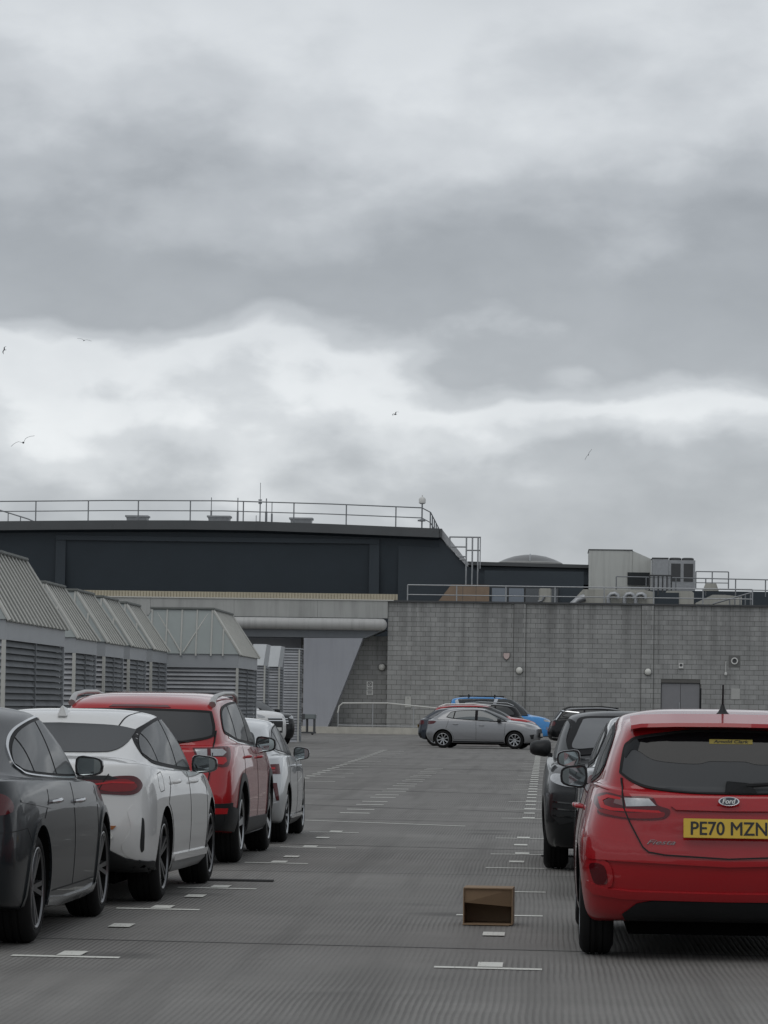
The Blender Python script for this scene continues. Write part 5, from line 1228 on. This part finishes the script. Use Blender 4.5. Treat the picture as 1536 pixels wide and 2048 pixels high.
c.patch('skid_plate', sym([(0, .36), (.42, .36), (.46, .30), (0, .30)]), 0, mat('skid_grey', (.13, .13, .13), .5), .015)
for sg in (1, -1):
    MB().tube([(sg*.640, -1.76, 1.435), (sg*.640, -1.68, 1.478), (sg*.645, -1.50, 1.512), (sg*.65, -.9, 1.538), (sg*.65, -.1, 1.542), (sg*.64, .25, 1.515), (sg*.63, .40, 1.46)], [.034, .028, .023, .019, .019, .022, .026], 8).build('roof_rail', mat('satin_rail', (.44, .44, .43), .38, .6), c.root, smooth=60)
MB().hexa([(-.15, -.06, 0), (.10, -.06, 0), (.10, -.02, 0), (-.15, -.02, 0), (-.10, -.05, .05), (.08, -.05, .05), (.08, -.01, .05), (-.10, -.01, .05)]).tube([(-.1, -.05, .03), (.36, -.05, .015)], [.014, .008], 6).build('rear_wiper', M_BLACK, c.root, loc=(.12, c.hit(.12, 1.10, 0)[0].y, 1.085))
c.plate(-2.285, .80, None, M_YEL)

# --- silver hatchback, end of left row
c = Car('silver_hatchback', 'pale silver hatchback with angular red tail lamps ahead of the red SUV', P_ASTRA, LSILV, (-3.56, 38.7, 0), R(.2), 3)
c.root.scale = (.96, .96, .905)
c.wheels('ten', M_SILV, .215); c.mirrors(.80, 1.0, M_GLOSSB, reach=-.02, w=.19, h=.16)
dlo = spline([(1.0, .97, 1), (.2, .98), (-1.0, 1.03), (-1.42, 1.06), (-1.48, 1.10), (-1.20, 1.24), (-.8, 1.32), (-.2, 1.355), (.28, 1.335), (.62, 1.17)])
c.glazing(dlo, [(-.95, -.05, .05), (-.08, -.06, .06)], chrome=M_GLOSSB); std_seams(c, -1.08, -.06, .95)
c.handle(-.84, .88, LSILV); c.handle(.14, .865, LSILV)
c.patch('rear_window', sym(spline([(0, 1.02), (.40, 1.03), (.56, 1.06), (.555, 1.15), (.50, 1.27), (.30, 1.30), (0, 1.31)], False)), 0, M_GLASS, .004, res=.05)
c.patch('tail_lamp', [(.88, .915), (.62, .905), (.46, .925), (.45, .90), (.56, .845), (.66, .805), (.89, .80)], 14, M_DRED, .006, 2, res=.035)
c.strip('lamp_bar', [(.58, .865), (.82, .865)], 14, M_RED, .022, .009, 2); c.strip('lamp_bar', [(.62, .835), (.82, .835)], 14, mat('lamp_edge', (.30, .14, .15), .2), .008, .009, 2)
c.strip('hatch_seam', [(.61, 1.05), (.60, .93), (.57, .80), (.52, .66), (0, .63)], 0, M_SEAM, .007, .0095, 2)
c.patch('rear_reflector', [(.78, .70), (.835, .70), (.865, .50), (.83, .50)], 16, M_DRED, .008, 2, res=.03)
c.patch('bumper_corner', spline([(.60, .42, 1), (.86, .49, 1), (.83, .38), (.72, .345), (.60, .35)]), 14, LSILV, .012, 2, res=.03)
c.patch('lower_bumper', sym([(0, .45), (.50, .44), (.60, .34), (.55, .26), (0, .25)]), 0, M_BLACK, .008)
c.patch('sill_skirt', [(-.95, .27), (.95, .25), (.93, .19), (-.92, .20)], 90, M_BLACK, .010, 2); c.strip('sill_rail', [(-.95, .29), (.95, .27)], 90, LSILV, .04, .018, 2)
c.plate(-2.21, .70, None, M_YEL)

# --- side-on silver hatchback at the far end
c = Car('side_on_hatchback', 'grey silver hatchback parked side-on in front of the block wall', P_CORSA, SILVER, (-2.20, 125.2, 0), R(-98), 3)
c.wheels('eight', M_SILV, .20); c.mirrors(.72, .99, M_BLACK, reach=.03)
dlo = spline([(.98, .945, 1), (.2, .96), (-.85, 1.02), (-1.18, 1.075, 1), (-1.08, 1.20), (-.98, 1.275), (-.6, 1.325), (-.1, 1.34), (.18, 1.318), (.58, 1.14)])
c.glazing(dlo, [(-.92, .18, .04), (-.10, -.02, .10)], m=mat('clear_side_glass', (.10, .115, .12), .04, coat=.6)); std_seams(c, -1.08, -.10, .92)
c.handle(-.82, .835, SILVER); c.handle(.10, .805, SILVER)
c.patch('tail_lamp', spline([(-1.84, .82), (-1.82, .92), (-1.62, .94), (-1.52, .92), (-1.60, .86)]), 90, M_DRED, .006, 2, res=.04); c.patch('tail_lamp', spline([(.80, .83), (.78, .93), (.60, .94), (.52, .86)]), 0, M_DRED, .005, 2, res=.04)
c.patch('headlamp', spline([(1.55, .775, 1), (1.80, .77), (2.0, .715), (1.98, .68), (1.78, .70)]), 90, M_CLEAR, .006, 2, res=.04); c.patch('lower_grille', sym([(0, .58), (.45, .57), (.52, .42), (0, .40)]), 180, M_BLACK, .006)
c.patch('fog_intake', [(1.80, .50), (1.94, .52), (1.92, .36), (1.84, .36)], 90, M_BLACK, .006, 2); c.patch('windscreen', sym(spline([(0, 1.02), (.60, 1.0), (.66, 1.03), (.56, 1.32), (.30, 1.345), (0, 1.35)], False)), 180, M_GLASS, .004)
c.patch('rear_window', sym(spline([(0, 1.0), (.40, 1.01), (.56, 1.06), (.46, 1.27), (0, 1.29)], False)), 0, M_GLASS, .004)
c.strip('body_crease', [(-1.0, .80), (-.82, .66), (-.5, .44), (.3, .36), (.9, .36)], 90, SILVER, .02, .006, 2); c.strip('sill_trim', [(-.90, .22), (.90, .22)], 90, M_BLACK, .07, .008, 2); c.plate(2.11, .50, None, M_WHITEP, 0, True); arch_trim(c, SILVER, .03, .006)

def far_car(name, label, p, m, loc, rz, glass=True, rails=None, level=2, lamps=True, rim=M_SILV):
    c = Car(name, label, p, m, loc, rz, level); c.wheels('ten', rim, .21); c.mirrors(.75, p['bf'] + .09, M_BLACK, reach=.03)
    zt = p['zr'] - .10; b = p['br']; yr = p['yrr']
    dlo = spline([(p['yc'] - .12, p['bf'] + .035, 1), (0, (p['bf'] + b)/2 + .03), (yr + .35, b + .04), (yr + .05, b + .10), (yr + .25, zt - .10), (yr + .55, zt - .01), (-.2, zt + .01), (p['yrf'] - .05, zt - .015), ((p['yrf'] + p['yc'])/2 - .02, (zt + p['bf'])/2 + .02)])
    c.glazing(dlo, [(-.95, .1, .06), (-.08, -.05, .07)]); std_seams(c, -1.05, -.06, .94)
    c.patch('rear_window', sym(spline([(0, p['zg'] + .02), (.40, p['zg'] + .03), (.56, p['zg'] + .08), (.48, zt - .04), (0, zt)], False)), 0, M_GLASSR, .007)
    c.patch('windscreen', sym(spline([(0, p['zc'] + .045), (.60, p['zc'] + .03), (.64, p['zc'] + .07), (.55, zt), (.30, zt + .03), (0, zt + .04)], False)), 180, M_GLASS, .004)
    c.patch('tail_lamp', spline([(.84, p['zt'] - .16), (.80, p['zt'] - .03), (.60, p['zt'] - .04), (.48, p['zt'] - .12), (.66, p['zt'] - .18)]), 14, M_DRED, .006, 2, res=.05)
    c.patch('headlamp', spline([(.80, p['zh'] - .08), (.78, p['zh'] - .02), (.62, p['zh'] - .03), (.45, p['zh'] - .10), (.60, p['zh'] - .14)]), 170, M_CLEAR, .006, 2, res=.05)
    c.patch('grille', sym([(0, p['zh'] - .12), (.40, p['zh'] - .13), (.36, .50), (0, .49)]), 180, M_BLACK, .006)
    c.patch('lower_bumper', sym([(0, .46), (.78, .47), (.74, .30), (0, .28)]), 0, M_BLACK, .008)
    c.handle(-.85, p['br'] - .14, m); c.plate(p['yr'] - .01, .72, None, M_YEL)
    if rails:
        for sg in (1, -1): MB().tube([(sg*.64, yr + .10, p['zr'] - .10), (sg*.64, yr + .35, p['zr'] + .0), (sg*.64, -.3, p['zr'] + .03), (sg*.63, p['yrf'] - .1, p['zr'] - .03)], .025, 6).build('roof_rail', rails, c.root, smooth=60)
    return c
far_car('navy_hatchback', 'dark navy hatchback whose tail shows behind the side-on silver hatchback', dict(P_HATCH), NAVY, (-2.72, 131.2, 0), R(-93))
far_car('red_crossover', 'red crossover with pale roof rails half hidden behind the side-on hatchback', dict(P_SUV, zr=1.54, roof=[(-1.75, 1.45), (-1.1, 1.515), (-.3, 1.54), (.40, 1.49)]), RED2, (-2.45, 138.2, 0), R(-92), rails=mat('pale_rail', (.55, .55, .54), .35, .5))
c = far_car('black_suv', 'black SUV with silver roof line facing the other way behind the side-on hatchback', dict(P_SUV, zr=1.62), BLACKP, (-2.95, 144.5, 0), R(92), rails=M_CHROME)
c.strip('window_trim', [(-1.62, 1.22), (-1.25, 1.10)], 90, M_CHROME, .03, .006, 2)
c = far_car('blue_van', 'bright blue van with a dark side panel and roof bars by the block wall', P_VAN, BLUE, (-1.95, 151.5, 0), R(-90))
c.patch('dark_side_panel', [(-1.70, 1.78), (-.15, 1.80), (-.35, 1.20), (-1.55, 1.20)], 90, NAVY, .009, 2); c.patch('pale_stripe', [(-1.88, 1.70), (-1.76, 1.77), (-1.56, 1.20), (-1.72, 1.20)], 90, mat('pale_decal', (.50, .52, .55), .4), .010, 2); c.patch('pale_stripe', [(-.20, 1.80), (-.05, 1.80), (-.25, 1.20), (-.38, 1.20)], 90, mat('pale_decal'), .010, 2)
for y_ in (-1.3, -.2):
    MB().tube([(-.72, y_, 1.84), (-.70, y_, 1.96), (.70, y_, 1.96), (.72, y_, 1.84)], .03, 6).build('roof_bar', M_BLACK, c.root)
for sg in (1, -1): MB().tube([(sg*.62, -1.7, 1.90), (sg*.62, .2, 1.90)], .025, 6).build('roof_rail', M_BLACK, c.root)
c = far_car('black_crossover', 'black crossover with silver trim strips nose to tail with the side-on hatchback', dict(P_SUV, zr=1.50, roof=[(-1.75, 1.42), (-1.1, 1.475), (-.3, 1.50), (.40, 1.45)], zg=1.04, zt=1.0), BLACKP, (2.28, 127.2, 0), R(-88), rails=M_BLACK)
for pts in ([(-1.92, 1.03), (-1.72, 1.30)], [(-1.75, 1.36), (-1.10, 1.30)], [(-2.05, .42), (-1.60, .38)], [(-1.1, 1.12), (-1.0, 1.10)]): c.strip('silver_strip', pts, 90, M_CHROME, .035, .014, 2)
c = far_car('white_estate', 'tall white car nose out beside the louvred towers', dict(P_TALL), WHITE, (-10.75, 118.8, 0), R(-122))
for z_ in (.98, .90): c.strip('grille_bar', [(-.40, z_), (.40, z_)], 180, M_CHROME, .03, .014)
c.plate(2.21, .62, None, M_WHITEP, 0, True)
c = far_car('dark_off_roader', 'black car nose out with silver grille bars next to the tall white car', dict(P_TALL, zr=1.62, zc=1.2, zh=1.08, bf=1.12, roof=[(-1.75, 1.54), (-1.1, 1.60), (-.3, 1.62), (.40, 1.56)]), BLACKP, (-10.60, 124.6, 0), R(-140))
for z_ in (.94, .86, .78): c.strip('grille_bar', [(-.40, z_), (.40, z_)], 180, M_CHROME, .025, .014)
c.plate(2.21, .60, None, M_WHITEP, 0, True)
tr = thing('loading_trolley', 'grey flat trolley on short legs beside the end of the kerb', 'trolley', (-11.55, 170, 0))
MB().box((-1.2, 0, .75), (.55, .9, .98)).build('deck', mat('trolley_grey', (.16, .18, .18), .6, var=.15), tr, bevel=.03); MB().box((-.15, -.02, .72), (.05, -.001, 1.0)).build('strap', M_CAP, tr)
for x_ in (-1.1, -.5, .1, .45): MB().box((x_, .1, .10), (x_ + .07, .8, .75)).build('leg', M_CAP, tr)
MB().box((-1.2, .05, .06), (.55, .85, .14)).build('shelf', M_CAP, tr)
for x_ in (-1.05, .4): MB().lathe([(-.03, 0), (-.03, .06), (.03, .06), (.03, 0)], 'y', 12, (x_, .4, .06)).build('castor', M_TYRE, tr)
